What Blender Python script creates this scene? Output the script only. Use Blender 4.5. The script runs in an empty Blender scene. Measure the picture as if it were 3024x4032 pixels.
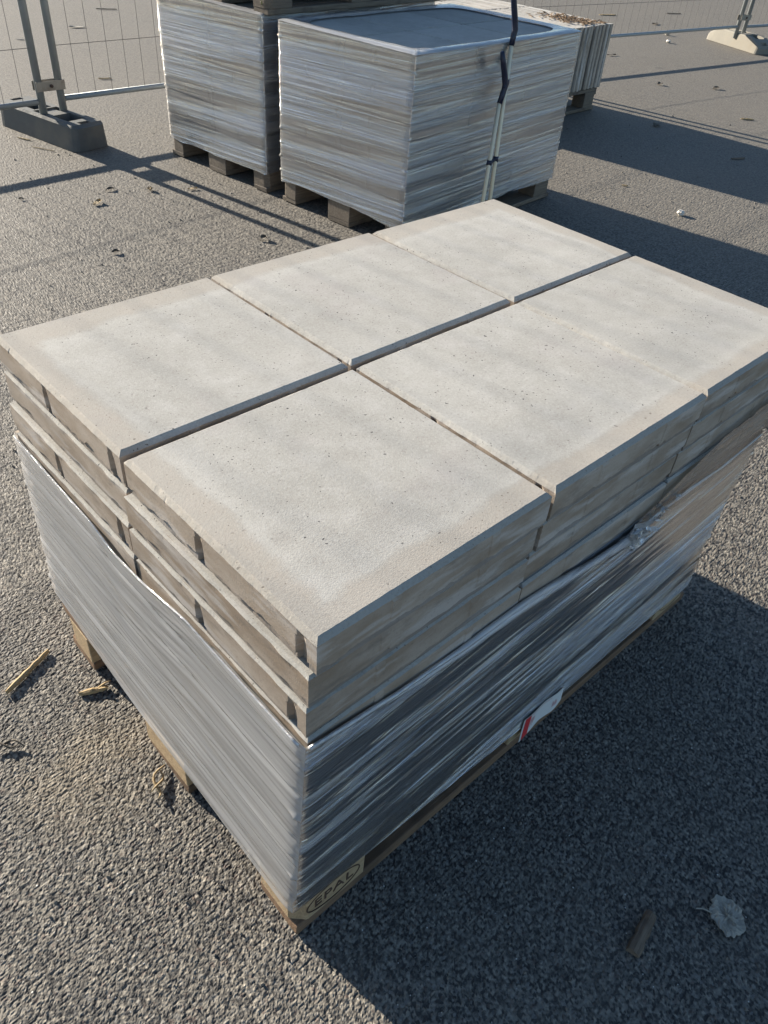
import bpy, bmesh, math, random
import numpy as np
from mathutils import Vector, Matrix, Euler

S = bpy.context.scene
C = S.collection
R = math.radians

# ------------------------------------------------------------------ camera, sky, sun
cam_d = bpy.data.cameras.new("camera")
cam = bpy.data.objects.new("camera", cam_d)
C.objects.link(cam)
RIGHT = (0.7324281396603887, -0.6775243515023506, 0.06715484610168904)
DOWN = (-0.40363170257170555, -0.5115277826053666, -0.7585649453421264)
FWD = (0.5482977921829417, 0.5284884868605524, -0.6481276497289368)
M = Matrix.Identity(4)
for i in range(3):
    M[i][0] = RIGHT[i]; M[i][1] = -DOWN[i]; M[i][2] = -FWD[i]
M[0][3], M[1][3], M[2][3] = -0.3252624735, -0.3980145349, 1.3663396080
cam.matrix_world = M
cam_d.sensor_fit = 'VERTICAL'
cam_d.angle_y = R(66.962256965)
cam_d.clip_start = 0.05
cam_d.clip_end = 800
S.camera = cam

SUN_EL, SUN_AZ = 17.0, 98.2          # azimuth measured from +X towards +Y
SKY_STRENGTH, SUN_STRENGTH, EXPOSURE = 0.062, 5.0, 1.42
w = bpy.data.worlds.new("World"); S.world = w; w.use_nodes = True
nt = w.node_tree
bg = nt.nodes["Background"]
sky = nt.nodes.new("ShaderNodeTexSky")
sky.sky_type = 'NISHITA'; sky.sun_disc = False
sky.sun_elevation = R(SUN_EL); sky.sun_rotation = R(90 - SUN_AZ)
sky.air_density = 1.0; sky.dust_density = 0.6; sky.ozone_density = 2.6
nt.links.new(sky.outputs[0], bg.inputs[0]); bg.inputs[1].default_value = SKY_STRENGTH
sd = bpy.data.lights.new("sun", 'SUN'); so = bpy.data.objects.new("sun", sd); C.objects.link(so)
sd.energy = SUN_STRENGTH; sd.angle = R(0.55); sd.color = (1.0, 0.905, 0.77)
to_sun = Vector((math.cos(R(SUN_EL)) * math.cos(R(SUN_AZ)), math.cos(R(SUN_EL)) * math.sin(R(SUN_AZ)), math.sin(R(SUN_EL))))
so.rotation_euler = to_sun.to_track_quat('Z', 'Y').to_euler(); so.location = to_sun * 30
S.view_settings.view_transform = 'Standard'; S.view_settings.look = 'None'
S.view_settings.exposure = EXPOSURE; S.view_settings.gamma = 1; S.view_settings.use_curve_mapping = False
S.render.engine = 'CYCLES'
S.cycles.max_bounces = 8; S.cycles.transparent_max_bounces = 16
S.cycles.diffuse_bounces = 3; S.cycles.glossy_bounces = 3; S.cycles.caustics_reflective = False; S.cycles.caustics_refractive = False

rng = random.Random(7)
nrg = np.random.default_rng(7)

# ------------------------------------------------------------------ helpers
def mesh_from(name, verts, faces, mat=None, smooth=False):
    me = bpy.data.meshes.new(name); me.from_pydata([tuple(v) for v in verts], [], faces); me.update()
    if mat: me.materials.append(mat)
    if smooth: me.polygons.foreach_set('use_smooth', [True] * len(me.polygons))
    return me
def link(name, me, parent=None, loc=None, rot=None):
    o = bpy.data.objects.new(name, me); C.objects.link(o)
    if parent: o.parent = parent
    if loc is not None: o.location = loc
    if rot is not None: o.rotation_euler = rot
    return o
def tag(o, label, cat, group=None):
    o['label'] = label; o['category'] = cat
    if group: o['group'] = group
    return o
def thing(name, label, cat, loc=(0, 0, 0), rotz=0.0, group=None):
    o = bpy.data.objects.new(name, None); C.objects.link(o); o.location = loc; o.rotation_euler = (0, 0, rotz)
    o.empty_display_size = 0.1
    return tag(o, label, cat, group)
def bm_mesh(name, bm, mat, smooth=False):
    me = bpy.data.meshes.new(name); bm.normal_update(); bm.to_mesh(me); bm.free()
    if mat: me.materials.append(mat)
    if smooth: me.polygons.foreach_set('use_smooth', [True] * len(me.polygons))
    return me
def box_bm(sx, sy, sz, bev=0.002, jit=0.0, rs=None):
    bm = bmesh.new(); bmesh.ops.create_cube(bm, size=1)
    for v in bm.verts:
        v.co = Vector((v.co.x * sx, v.co.y * sy, v.co.z * sz))
        if jit and rs: v.co += Vector((rs.uniform(-jit, jit), rs.uniform(-jit, jit), rs.uniform(-jit, jit)))
    if bev: bmesh.ops.bevel(bm, geom=bm.edges[:], offset=bev, segments=1, affect='EDGES')
    return bm
def tube(pts, r, seg=8, caps=True, radii=None):
    """tube along a polyline -> verts, faces"""
    pts = [Vector(p) for p in pts]; V, F = [], []
    prev = None
    for i, p in enumerate(pts):
        t = (pts[min(i + 1, len(pts) - 1)] - pts[max(i - 1, 0)]).normalized()
        a = t.orthogonal().normalized() if prev is None else (prev - t * prev.dot(t)).normalized()
        prev = a; b = t.cross(a)
        rr = radii[i] if radii else r
        for k in range(seg):
            an = 2 * math.pi * k / seg
            V.append(p + (a * math.cos(an) + b * math.sin(an)) * rr)
    for i in range(len(pts) - 1):
        for k in range(seg):
            k2 = (k + 1) % seg
            F.append((i * seg + k, i * seg + k2, (i + 1) * seg + k2, (i + 1) * seg + k))
    if caps:
        F.append(tuple(range(seg - 1, -1, -1))); n = (len(pts) - 1) * seg
        F.append(tuple(range(n, n + seg)))
    return V, F
def merge(parts):
    V, F = [], []
    for v, f in parts:
        n = len(V); V += list(v); F += [tuple(i + n for i in ff) for ff in f]
    return V, F

# ------------------------------------------------------------------ materials
class N:
    def __init__(s, name):
        s.m = bpy.data.materials.new(name); s.m.use_nodes = True; s.t = s.m.node_tree
        s.b = s.t.nodes["Principled BSDF"]; s.out = s.t.nodes["Material Output"]
    def n(s, typ, **kw):
        nd = s.t.nodes.new(typ)
        for k, v in kw.items():
            if k.startswith('i_'): 
                key = k[2:]; key = int(key) if key.isdigit() else key
                s.set(nd.inputs[key], v)
            else: setattr(nd, k, v)
        return nd
    def set(s, inp, v):
        if isinstance(v, bpy.types.NodeSocket): s.t.links.new(v, inp)
        else: inp.default_value = v
    def mix(s, f, a, b, mode='MIX'):
        nd = s.t.nodes.new("ShaderNodeMix"); nd.data_type = 'RGBA'; nd.blend_type = mode
        s.set(nd.inputs[0], f); s.set(nd.inputs[6], a); s.set(nd.inputs[7], b)
        return nd.outputs[2]
    def math(s, op, a, b=0.0, c=None, clamp=False):
        nd = s.t.nodes.new("ShaderNodeMath"); nd.operation = op; nd.use_clamp = clamp
        s.set(nd.inputs[0], a); s.set(nd.inputs[1], b)
        if c is not None: s.set(nd.inputs[2], c)
        return nd.outputs[0]
    def noise(s, vec, scale, detail=4, rough=0.55, dist=0.0):
        nd = s.n("ShaderNodeTexNoise"); s.set(nd.inputs['Vector'], vec); s.set(nd.inputs['Scale'], scale)
        nd.inputs['Detail'].default_value = detail; nd.inputs['Roughness'].default_value = rough; nd.inputs['Distortion'].default_value = dist
        return nd.outputs[0]
    def ramp(s, f, lo, hi, a=0.0, b=1.0):
        nd = s.n("ShaderNodeMapRange"); nd.clamp = True
        for i, v in enumerate((f, lo, hi, a, b)): s.set(nd.inputs[i], v)
        return nd.outputs[0]
    def scalev(s, vec, sc, add=None):
        nd = s.n("ShaderNodeMapping"); s.set(nd.inputs['Vector'], vec); nd.inputs['Scale'].default_value = sc
        if add is not None: s.set(nd.inputs['Location'], add)
        return nd.outputs[0]
    def bump(s, h, strength, dist, normal=None):
        nd = s.n("ShaderNodeBump"); s.set(nd.inputs['Height'], h); nd.inputs['Strength'].default_value = strength; nd.inputs['Distance'].default_value = dist
        if normal is not None: s.set(nd.inputs['Normal'], normal)
        return nd.outputs[0]

def mat_asphalt():
    k = N("asphalt"); geo = k.n("ShaderNodeNewGeometry"); P = geo.outputs['Position']
    st = k.n("ShaderNodeAttribute", attribute_name="stone").outputs['Fac']
    big = k.noise(P, 0.9, 3); mid = k.noise(P, 7, 4); fine = k.noise(P, 420, 3, 0.7)
    v1 = k.n("ShaderNodeTexVoronoi"); k.set(v1.inputs['Vector'], P); v1.inputs['Scale'].default_value = 190
    sep = k.n("ShaderNodeSeparateColor"); k.set(sep.inputs[0], v1.outputs['Color'])
    cr = sep.outputs[0]
    col = k.mix(k.ramp(st, 0.25, 1.0), (0.028, 0.028, 0.029, 1), (0.37, 0.333, 0.272, 1))
    far = k.noise(P, 75, 2, 0.8); col = k.mix(k.math('MULTIPLY', k.ramp(far, 0.5, 0.36), 0.7), col, (0.05, 0.048, 0.046, 1)); col = k.mix(k.math('MULTIPLY', k.ramp(far, 0.53, 0.66), 0.6), col, (0.26, 0.24, 0.205, 1))
    col = k.mix(k.math('MULTIPLY', k.ramp(cr, 0.55, 1.0), 0.7), col, (0.215, 0.20, 0.172, 1))
    col = k.mix(k.math('MULTIPLY', k.ramp(cr, 0.0, 0.25, 1, 0), 0.7), col, (0.026, 0.027, 0.030, 1))
    # odd stones: reddish, tan, pale
    col = k.mix(k.math('MULTIPLY', k.ramp(sep.outputs[1], 0.96, 0.965), 0.35), col, (0.17, 0.115, 0.095, 1))
    col = k.mix(k.math('MULTIPLY', k.ramp(sep.outputs[1], 0.07, 0.06), 0.6), col, (0.24, 0.23, 0.21, 1))
    # dust / lighter trodden zones
    dust = k.math('MULTIPLY', k.ramp(big, 0.40, 0.66), k.ramp(mid, 0.30, 0.75))
    col = k.mix(k.math('MULTIPLY', dust, 0.40), col, (0.200, 0.180, 0.148, 1))
    col = k.mix(k.math('MULTIPLY', k.ramp(mid, 0.60, 0.75), 0.35), col, (0.07, 0.066, 0.062, 1))
    # sandy patch left of the front pallet
    d = k.n("ShaderNodeVectorMath", operation='DISTANCE'); k.set(d.inputs[0], P); d.inputs[1].default_value = (-0.12, 0.52, 0)
    sp = k.math('MULTIPLY', k.ramp(d.outputs['Value'], 0.02, 0.17, 1, 0), k.ramp(mid, 0.35, 0.6))
    col = k.mix(k.math('MULTIPLY', sp, 0.55), col, (0.27, 0.22, 0.15, 1))
    # quartz sparkle: glints painted into the base colour as pale specks
    v2 = k.n("ShaderNodeTexVoronoi"); k.set(v2.inputs['Vector'], P); v2.inputs['Scale'].default_value = 120
    sp2 = k.n("ShaderNodeSeparateColor"); k.set(sp2.inputs[0], v2.outputs['Color'])
    gl = k.math('MULTIPLY', k.ramp(sp2.outputs[2], 0.985, 0.987), k.ramp(v2.outputs['Distance'], 0.22, 0.18))
    col = k.mix(gl, col, (0.62, 0.60, 0.55, 1))
    k.set(k.b.inputs['Base Color'], col)
    k.set(k.b.inputs['Roughness'], k.ramp(cr, 0, 1, 0.62, 0.9))
    k.b.inputs['Specular IOR Level'].default_value = 0.30
    h = k.math('ADD', k.math('MULTIPLY', k.ramp(v1.outputs['Distance'], 0.0, 0.6, 1, 0), 0.75), k.math('MULTIPLY', fine, 0.35))
    nrm = k.bump(h, 0.6, 0.0020)
    v3 = k.n("ShaderNodeTexVoronoi"); k.set(v3.inputs['Vector'], P); v3.inputs['Scale'].default_value = 80
    nrm = k.bump(v3.outputs['Distance'], 0.3, 0.003, nrm)
    k.set(k.b.inputs['Normal'], nrm)
    return k.m

def mat_concrete(name, rim=False, light=1.0, damp=False):
    k = N(name); tc = k.n("ShaderNodeTexCoord"); oi = k.n("ShaderNodeObjectInfo"); geo = k.n("ShaderNodeNewGeometry")
    off = k.n("ShaderNodeVectorMath", operation='SCALE'); off.inputs[0].default_value = (13.7, 7.1, 3.3); k.set(off.inputs['Scale'], oi.outputs['Random'])
    pv = k.n("ShaderNodeVectorMath", operation='ADD'); k.set(pv.inputs[0], tc.outputs['Object']); k.set(pv.inputs[1], off.outputs[0]); P = pv.outputs[0]
    a = k.noise(P, 5, 4, 0.6); b = k.noise(P, 26, 5, 0.65); f = k.noise(P, 260, 4, 0.75); gv = k.n('ShaderNodeTexVoronoi'); k.set(gv.inputs['Vector'], P); gv.inputs['Scale'].default_value = 480; g = gv.outputs['Distance']
    L = light
    col = k.mix(k.ramp(a, 0.32, 0.70), (0.40 * L, 0.388 * L, 0.352 * L, 1), (0.49 * L, 0.475 * L, 0.432 * L, 1))
    col = k.mix(k.math('MULTIPLY', k.ramp(b, 0.48, 0.70), 0.30), col, (0.60 * L, 0.585 * L, 0.555 * L, 1))
    col = k.mix(k.math('MULTIPLY', k.ramp(b, 0.45, 0.28), 0.32), col, (0.33 * L, 0.305 * L, 0.275 * L, 1))
    col = k.mix(k.math('MULTIPLY', k.ramp(f, 0.52, 0.72), 0.45), col, (0.64 * L, 0.63 * L, 0.58 * L, 1))
    col = k.mix(k.math('MULTIPLY', k.ramp(f, 0.46, 0.28), 0.55), col, (0.27 * L, 0.225 * L, 0.205 * L, 1))
    blush = k.noise(P, 7.5, 2); col = k.mix(k.math('MULTIPLY', k.ramp(blush, 0.58, 0.74), 0.22), col, (0.43 * L, 0.385 * L, 0.37 * L, 1))
    # pores
    h = k.math('SUBTRACT', k.math('MULTIPLY', f, 0.5), k.math('MULTIPLY', g, 0.45))
    for sc, rad, keep, depth in ((38, 0.10, 0.62, 2.2), (80, 0.14, 0.55, 1.6), (180, 0.21, 0.55, 1.0)):
        wv = k.n("ShaderNodeVectorMath", operation='ADD'); k.set(wv.inputs[0], P)
        wn = k.n("ShaderNodeTexNoise"); k.set(wn.inputs['Vector'], P); wn.inputs['Scale'].default_value = 130
        ws = k.n("ShaderNodeVectorMath", operation='SCALE'); k.set(ws.inputs[0], wn.outputs['Color']); ws.inputs['Scale'].default_value = 0.009
        k.set(wv.inputs[1], ws.outputs[0])
        vo = k.n("ShaderNodeTexVoronoi"); k.set(vo.inputs['Vector'], wv.outputs[0]); vo.inputs['Scale'].default_value = sc
        sc_ = k.n("ShaderNodeSeparateColor"); k.set(sc_.inputs[0], vo.outputs['Color'])
        rr = k.ramp(sc_.outputs[1], 0, 1, rad * 0.35, rad)
        pit = k.math('MULTIPLY', k.math('LESS_THAN', vo.outputs['Distance'], rr), k.math('GREATER_THAN', sc_.outputs[0], keep))
        pit = k.math('MULTIPLY', pit, k.ramp(k.noise(P, 11, 3), 0.38, 0.56))
        h = k.math('SUBTRACT', h, k.math('MULTIPLY', pit, depth))
        col = k.mix(k.math('MULTIPLY', pit, 0.88), col, (0.045, 0.044, 0.048, 1))
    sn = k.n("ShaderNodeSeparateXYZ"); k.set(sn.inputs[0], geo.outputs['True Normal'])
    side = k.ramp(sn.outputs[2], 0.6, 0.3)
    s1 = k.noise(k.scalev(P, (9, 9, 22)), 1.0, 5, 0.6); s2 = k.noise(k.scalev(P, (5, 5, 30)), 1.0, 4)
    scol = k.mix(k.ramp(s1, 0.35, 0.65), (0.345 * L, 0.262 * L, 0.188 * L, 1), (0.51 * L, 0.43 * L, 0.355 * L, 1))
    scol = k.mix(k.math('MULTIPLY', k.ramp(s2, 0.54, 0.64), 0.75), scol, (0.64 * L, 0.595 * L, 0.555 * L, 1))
    scol = k.mix(k.math('MULTIPLY', k.ramp(f, 0.45, 0.25), 0.5), scol, (0.18, 0.165, 0.145, 1))
    s4 = k.noise(k.scalev(P, (14, 14, 40), (4, 4, 4)), 1.0, 5, 0.65)
    scol = k.mix(k.math('MULTIPLY', k.ramp(s4, 0.56, 0.70), 0.6), scol, (0.20, 0.165, 0.135, 1))
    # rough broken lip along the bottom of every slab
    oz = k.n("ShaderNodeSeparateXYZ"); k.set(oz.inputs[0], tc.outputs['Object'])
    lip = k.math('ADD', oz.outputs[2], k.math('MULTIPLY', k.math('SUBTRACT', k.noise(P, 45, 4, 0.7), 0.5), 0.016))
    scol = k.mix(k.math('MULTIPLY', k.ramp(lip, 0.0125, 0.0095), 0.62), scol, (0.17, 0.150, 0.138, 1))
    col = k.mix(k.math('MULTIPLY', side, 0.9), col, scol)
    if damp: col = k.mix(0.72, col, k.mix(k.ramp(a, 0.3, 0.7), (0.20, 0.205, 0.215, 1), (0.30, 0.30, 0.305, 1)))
    if rim:
        ps = k.n("ShaderNodeSeparateXYZ"); k.set(ps.inputs[0], geo.outputs['Position'])
        x, y = ps.outputs[0], ps.outputs[1]
        d = k.math('MINIMUM', k.math('MINIMUM', x, k.math('MULTIPLY', y, 1.25)), k.math('MINIMUM', k.math('SUBTRACT', 1.2, x), k.math('SUBTRACT', 0.79, y)))
        d = k.math('ADD', d, k.math('MULTIPLY', k.math('SUBTRACT', k.noise(geo.outputs['Position'], 5, 6, 0.65), 0.5), 0.085))
        topm = k.math('SUBTRACT', 1.0, side)
        band = k.math('MULTIPLY', k.ramp(d, 0.052, 0.038), topm)
        halo = k.math('MULTIPLY', k.math('MULTIPLY', k.ramp(d, 0.046, 0.054), k.ramp(d, 0.074, 0.056)), topm)
        col = k.mix(k.math('MULTIPLY', halo, 0.13), col, (0.64, 0.62, 0.56, 1))
        col = k.mix(k.math('MULTIPLY', k.math('MULTIPLY', band, k.ramp(b, 0.25, 0.6, 0.45, 1.0)), 0.42), col, (0.365, 0.308, 0.242, 1))
    tone = k.ramp(oi.outputs['Random'], 0, 1, 0.90, 1.05)
    tv = k.n('ShaderNodeVectorMath', operation='SCALE'); k.set(tv.inputs[0], col); k.set(tv.inputs['Scale'], tone if not rim else k.ramp(oi.outputs['Random'], 0, 1, 0.95, 1.04))
    k.set(k.b.inputs['Base Color'], tv.outputs[0]); k.b.inputs['Roughness'].default_value = 0.9
    k.b.inputs['Specular IOR Level'].default_value = 0.25
    k.set(k.b.inputs['Normal'], k.bump(h, 0.32, 0.0009))
    return k.m

def mat_wood(name, c1, c2, dark, axis=0):
    k = N(name); tc = k.n("ShaderNodeTexCoord"); oi = k.n("ShaderNodeObjectInfo")
    off = k.n("ShaderNodeVectorMath", operation='SCALE'); off.inputs[0].default_value = (3.7, 5.1, 9.3); k.set(off.inputs['Scale'], oi.outputs['Random'])
    pv = k.n("ShaderNodeVectorMath", operation='ADD'); k.set(pv.inputs[0], tc.outputs['Object']); k.set(pv.inputs[1], off.outputs[0]); P = pv.outputs[0]
    g1 = k.noise(k.scalev(P, (5, 110, 110)), 1, 4, 0.6, 0.3); g2 = k.noise(k.scalev(P, (14, 420, 420)), 1, 3, 0.6); m = k.noise(P, 9, 4)
    col = k.mix(k.ramp(g1, 0.35, 0.65), c1, c2)
    col = k.mix(k.math('MULTIPLY', k.ramp(g2, 0.55, 0.35), 0.5), col, dark)
    col = k.mix(k.math('MULTIPLY', k.ramp(m, 0.55, 0.68), 0.75), col, dark)
    col = k.mix(k.ramp(oi.outputs['Random'], 0, 1, 0, 0.35), col, (c1[0] * 0.6, c1[1] * 0.6, c1[2] * 0.62, 1))
    k.set(k.b.inputs['Base Color'], col); k.b.inputs['Roughness'].default_value = 0.8
    k.b.inputs['Specular IOR Level'].default_value = 0.3
    k.set(k.b.inputs['Normal'], k.bump(k.math('ADD', g1, g2), 0.6, 0.002))
    return k.m

def mat_plain(name, col, rough=0.5, metal=0.0, var=0.25, scale=30, bump=0.0, spec=0.5, dirt=None):
    k = N(name); tc = k.n("ShaderNodeTexCoord"); P = tc.outputs['Object']
    n = k.noise(P, scale, 5, 0.6)
    c = k.mix(n, tuple(x * (1 - var) for x in col) + (1,), tuple(min(1, x * (1 + var)) for x in col) + (1,))
    if dirt: c = k.mix(k.math('MULTIPLY', k.ramp(k.noise(P, scale * 0.3, 4), 0.5, 0.7), 0.6), c, dirt + (1,))
    k.set(k.b.inputs['Base Color'], c); k.set(k.b.inputs['Roughness'], k.ramp(n, 0.2, 0.8, rough * 0.8, min(1, rough * 1.2)))
    k.b.inputs['Metallic'].default_value = metal; k.b.inputs['Specular IOR Level'].default_value = spec
    if bump: k.set(k.b.inputs['Normal'], k.bump(k.noise(P, scale * 6, 4), bump, 0.002))
    return k.m

def mat_film(name, milk=0.30, streaks=0.55, gloss=0.10, fold=0.0, slope=0.0, patch=0.25, fine=1.0, bstr=0.5, tint=(0.93, 0.94, 0.95), white=0.82, refl=0.0, wobble=0.05, lng=1.0, bdist=0.0035, g0=0.40, g1=0.62):
    """stretch film: clear plastic with milky stretched streaks; UV = (metres round the stack, height)"""
    k = N(name); uv = k.n("ShaderNodeUVMap"); uv.uv_map = "UVMap"; P = uv.outputs[0]
    sh = k.n("ShaderNodeSeparateXYZ"); k.set(sh.inputs[0], P)
    wob = k.math('MULTIPLY', k.math('SUBTRACT', k.noise(k.scalev(P, (2.2, 3.0, 1)), 1, 2), 0.5), wobble)
    y = k.math('ADD', k.math('SUBTRACT', sh.outputs[1], k.math('MULTIPLY', sh.outputs[0], slope)), wob)
    cm = k.n("ShaderNodeCombineXYZ"); k.set(cm.inputs[0], sh.outputs[0]); k.set(cm.inputs[1], y); Q = cm.outputs[0]
    s1 = k.noise(k.scalev(Q, (1.2 * lng, 60 * fine, 1)), 1, 3, 0.6)
    s2 = k.noise(k.scalev(Q, (2.2 * lng, 210 * fine, 1), (3, 7, 0)), 1, 3, 0.65)
    s3 = k.noise(k.scalev(Q, (1.6 * lng, 480 * fine, 1), (9, 1, 0)), 1, 2, 0.6)
    lowp = k.noise(k.scalev(Q, (1.6 * lng, 9, 1), (5, 5, 0)), 1, 3)
    gate = k.ramp(lowp, g0, g1)
    st = k.math('ADD', k.math('MULTIPLY', k.ramp(s2, 0.54, 0.74), 0.8), k.math('MULTIPLY', k.ramp(s3, 0.56, 0.70), 0.8))
    st = k.math('MULTIPLY', st, k.math('ADD', 0.25, k.math('MULTIPLY', gate, 0.9)), clamp=True)
    base = k.math('ADD', milk, k.math('MULTIPLY', k.math('SUBTRACT', s1, 0.5), patch))
    base = k.math('ADD', base, k.math('MULTIPLY', k.math('SUBTRACT', lowp, 0.5), patch * 1.2))
    fac = k.math('ADD', base, k.math('MULTIPLY', st, streaks), clamp=True)
    gated = k.math('MULTIPLY', k.math('ADD', s2, k.math('MULTIPLY', s3, 0.5)), k.math('ADD', 0.15, gate))
    nrm = k.bump(k.math('ADD', k.math('MULTIPLY', s1, 0.8), gated), bstr, bdist)
    tr = k.n("ShaderNodeBsdfTransparent"); tr.inputs[0].default_value = tint + (1,)
    df = k.n("ShaderNodeBsdfDiffuse"); df.inputs[0].default_value = (white, white, white, 1); k.set(df.inputs['Normal'], nrm)
    tl = k.n("ShaderNodeBsdfTranslucent"); tl.inputs[0].default_value = (white, white, white, 1); k.set(tl.inputs['Normal'], nrm)
    dt = k.n("ShaderNodeMixShader"); dt.inputs[0].default_value = 0.28; k.t.links.new(df.outputs[0], dt.inputs[1]); k.t.links.new(tl.outputs[0], dt.inputs[2])
    m1 = k.n("ShaderNodeMixShader"); k.set(m1.inputs[0], fac); k.t.links.new(tr.outputs[0], m1.inputs[1]); k.t.links.new(dt.outputs[0], m1.inputs[2])
    gs = k.n("ShaderNodeBsdfGlossy"); gs.inputs[0].default_value = (1, 1, 1, 1); k.set(gs.inputs['Roughness'], gloss); k.set(gs.inputs['Normal'], nrm)
    fr = k.n("ShaderNodeFresnel"); fr.inputs['IOR'].default_value = 1.62; k.set(fr.inputs['Normal'], nrm)
    frc = k.math('ADD', k.math('MULTIPLY', fr.outputs[0], 1.15), fold, clamp=True)
    frc = k.math('ADD', frc, k.math('MULTIPLY', k.math('ADD', k.math('MULTIPLY', st, 1.0), 0.25), refl))
    frc = k.math('MINIMUM', frc, 0.88)
    m2 = k.n("ShaderNodeMixShader"); k.set(m2.inputs[0], frc); k.t.links.new(m1.outputs[0], m2.inputs[1]); k.t.links.new(gs.outputs[0], m2.inputs[2])
    k.t.links.new(m2.outputs[0], k.out.inputs['Surface'])
    return k.m

MA = mat_asphalt()
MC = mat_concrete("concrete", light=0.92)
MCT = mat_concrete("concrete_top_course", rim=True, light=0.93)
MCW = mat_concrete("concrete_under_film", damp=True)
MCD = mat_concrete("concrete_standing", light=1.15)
MW = mat_wood("pallet_wood", (0.30, 0.195, 0.12, 1), (0.21, 0.132, 0.082, 1), (0.085, 0.06, 0.042, 1))
MWB = mat_wood("pallet_block_wood", (0.58, 0.44, 0.27, 1), (0.44, 0.31, 0.18, 1), (0.20, 0.14, 0.085, 1))
MWG = mat_wood("weathered_pallet_wood", (0.26, 0.215, 0.165, 1), (0.18, 0.145, 0.11, 1), (0.07, 0.055, 0.045, 1))
MSTICK = mat_wood("splinter_wood", (0.55, 0.41, 0.22, 1), (0.42, 0.30, 0.15, 1), (0.20, 0.14, 0.08, 1))
MSTICKD = mat_wood("dark_splinter_wood", (0.24, 0.185, 0.135, 1), (0.17, 0.13, 0.095, 1), (0.08, 0.06, 0.045, 1))
MZINC = mat_plain("galvanised_steel", (0.34, 0.37, 0.38), 0.55, 0.45, 0.2, 25, 0.1)
MWIRE = mat_plain("wire_steel", (0.13, 0.125, 0.12), 0.7, 0.2, 0.2, 25, 0, 0.2)
MCLAMP = mat_plain("rusty_clamp", (0.34, 0.31, 0.26), 0.6, 0.4, 0.3, 40, 0.2, dirt=(0.13, 0.07, 0.045))
MBOLT = mat_plain("rust", (0.10, 0.06, 0.045), 0.8, 0.2, 0.3, 60)
MFOOTD = mat_plain("recycled_rubber", (0.115, 0.12, 0.118), 0.75, 0, 0.35, 18, 0.5, 0.4, dirt=(0.21, 0.185, 0.15))
MFOOTC = mat_plain("foot_concrete", (0.26, 0.245, 0.21), 0.9, 0, 0.2, 14, 0.4, 0.2, dirt=(0.26, 0.23, 0.18))
MPOLE = mat_plain("pole_lacquer", (0.90, 0.78, 0.56), 0.45, 0.0, 0.06, 12)
MNAVY = mat_plain("navy_plastic", (0.012, 0.018, 0.045), 0.4, 0, 0.2, 20)
MINK = mat_plain("scorch_mark", (0.085, 0.052, 0.035), 0.9, 0, 0.6, 90)
MLEAF = mat_plain("dry_leaf", (0.36, 0.27, 0.15), 0.8, 0, 0.35, 90, 0.3)
MPALE = mat_plain("pale_leaf", (0.42, 0.385, 0.32), 0.85, 0, 0.25, 70, 0.6, 0.2)
MDARKL = mat_plain("dark_leaf", (0.09, 0.075, 0.055), 0.8, 0, 0.35, 90)
MSTONE = mat_plain("pale_stone", (0.62, 0.59, 0.53), 0.8, 0, 0.15, 40)
MGREEN = mat_plain("weed_leaf", (0.12, 0.17, 0.035), 0.6, 0, 0.35, 60)
MGRIT = mat_plain("grit", (0.17, 0.155, 0.135), 0.8, 0, 0.5, 60)
MPAPER = mat_plain("paper", (0.74, 0.74, 0.72), 0.6, 0, 0.06, 20)
MRED = mat_plain("red_print", (0.62, 0.045, 0.05), 0.6, 0, 0.1, 20)
MFRONT = mat_film("stretch_film_front", bdist=0.009, milk=0.16, streaks=1.0, gloss=0.09, slope=0.04, patch=0.30, bstr=1.0, g0=0.50, g1=0.62, tint=(0.88, 0.90, 0.93), refl=1.25, white=0.95, wobble=0.012, lng=0.4)
MFLEFT = mat_film("stretch_film_side", milk=0.58, streaks=0.32, gloss=0.22, slope=-0.06, patch=0.34, fine=0.7, bstr=0.32, white=0.86, wobble=0.012, lng=0.3, refl=0.12, g0=0.45, g1=0.62)
MFBACK = mat_film("stretch_film_back", milk=0.26, streaks=0.55, gloss=0.11, slope=0.035, patch=0.22, fine=1.0, bstr=0.8, refl=0.8, white=0.95, wobble=0.004, lng=0.30, bdist=0.005, g0=0.42, g1=0.60)
MFRIM = mat_film("stretch_film_rim", milk=0.55, streaks=0.5, gloss=0.15, patch=0.4)
MFROPE = mat_film("stretch_film_rope", milk=0.60, streaks=0.6, gloss=0.08, fold=0.18, patch=0.5, fine=2.0, white=0.92)

# ------------------------------------------------------------------ ground
def lines(lo, d0, d1, hi, fine, near):
    def grow(a, end, sgn):
        out = [a]; x = a
        while (x - end) * sgn < 0:
            step = min(2.5, max(fine, 0.0042 * (abs(x - near) + 0.2)) if abs(x - near) < 5 else max(fine, 0.022 * abs(x - near)))
            if abs(x - near) > 16: step = 0.12 * abs(x - near)
            x += step * sgn; out.append(x)
        return out
    mid = list(np.arange(d0, d1, fine))
    up = grow(d1, hi, 1); dn = grow(d0 - fine, lo, -1)[::-1]
    return np.array(dn + mid + up)
ux = lines(-260, -0.50, 0.95, 260, 0.0028, -0.2)
vy = lines(-260, -0.66, 1.05, 260, 0.0028, -0.2)
X, Y = np.meshgrid(ux, vy, indexing='ij')
def hash2(i, j, k):
    h = (i.astype(np.int64) * 374761393 + j.astype(np.int64) * 668265263 + k * 2147483647) & 0xffffffff
    h = ((h ^ (h >> 13)) * 1274126177) & 0xffffffff
    return ((h ^ (h >> 16)) & 0xffffff) / float(0xffffff)
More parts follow.
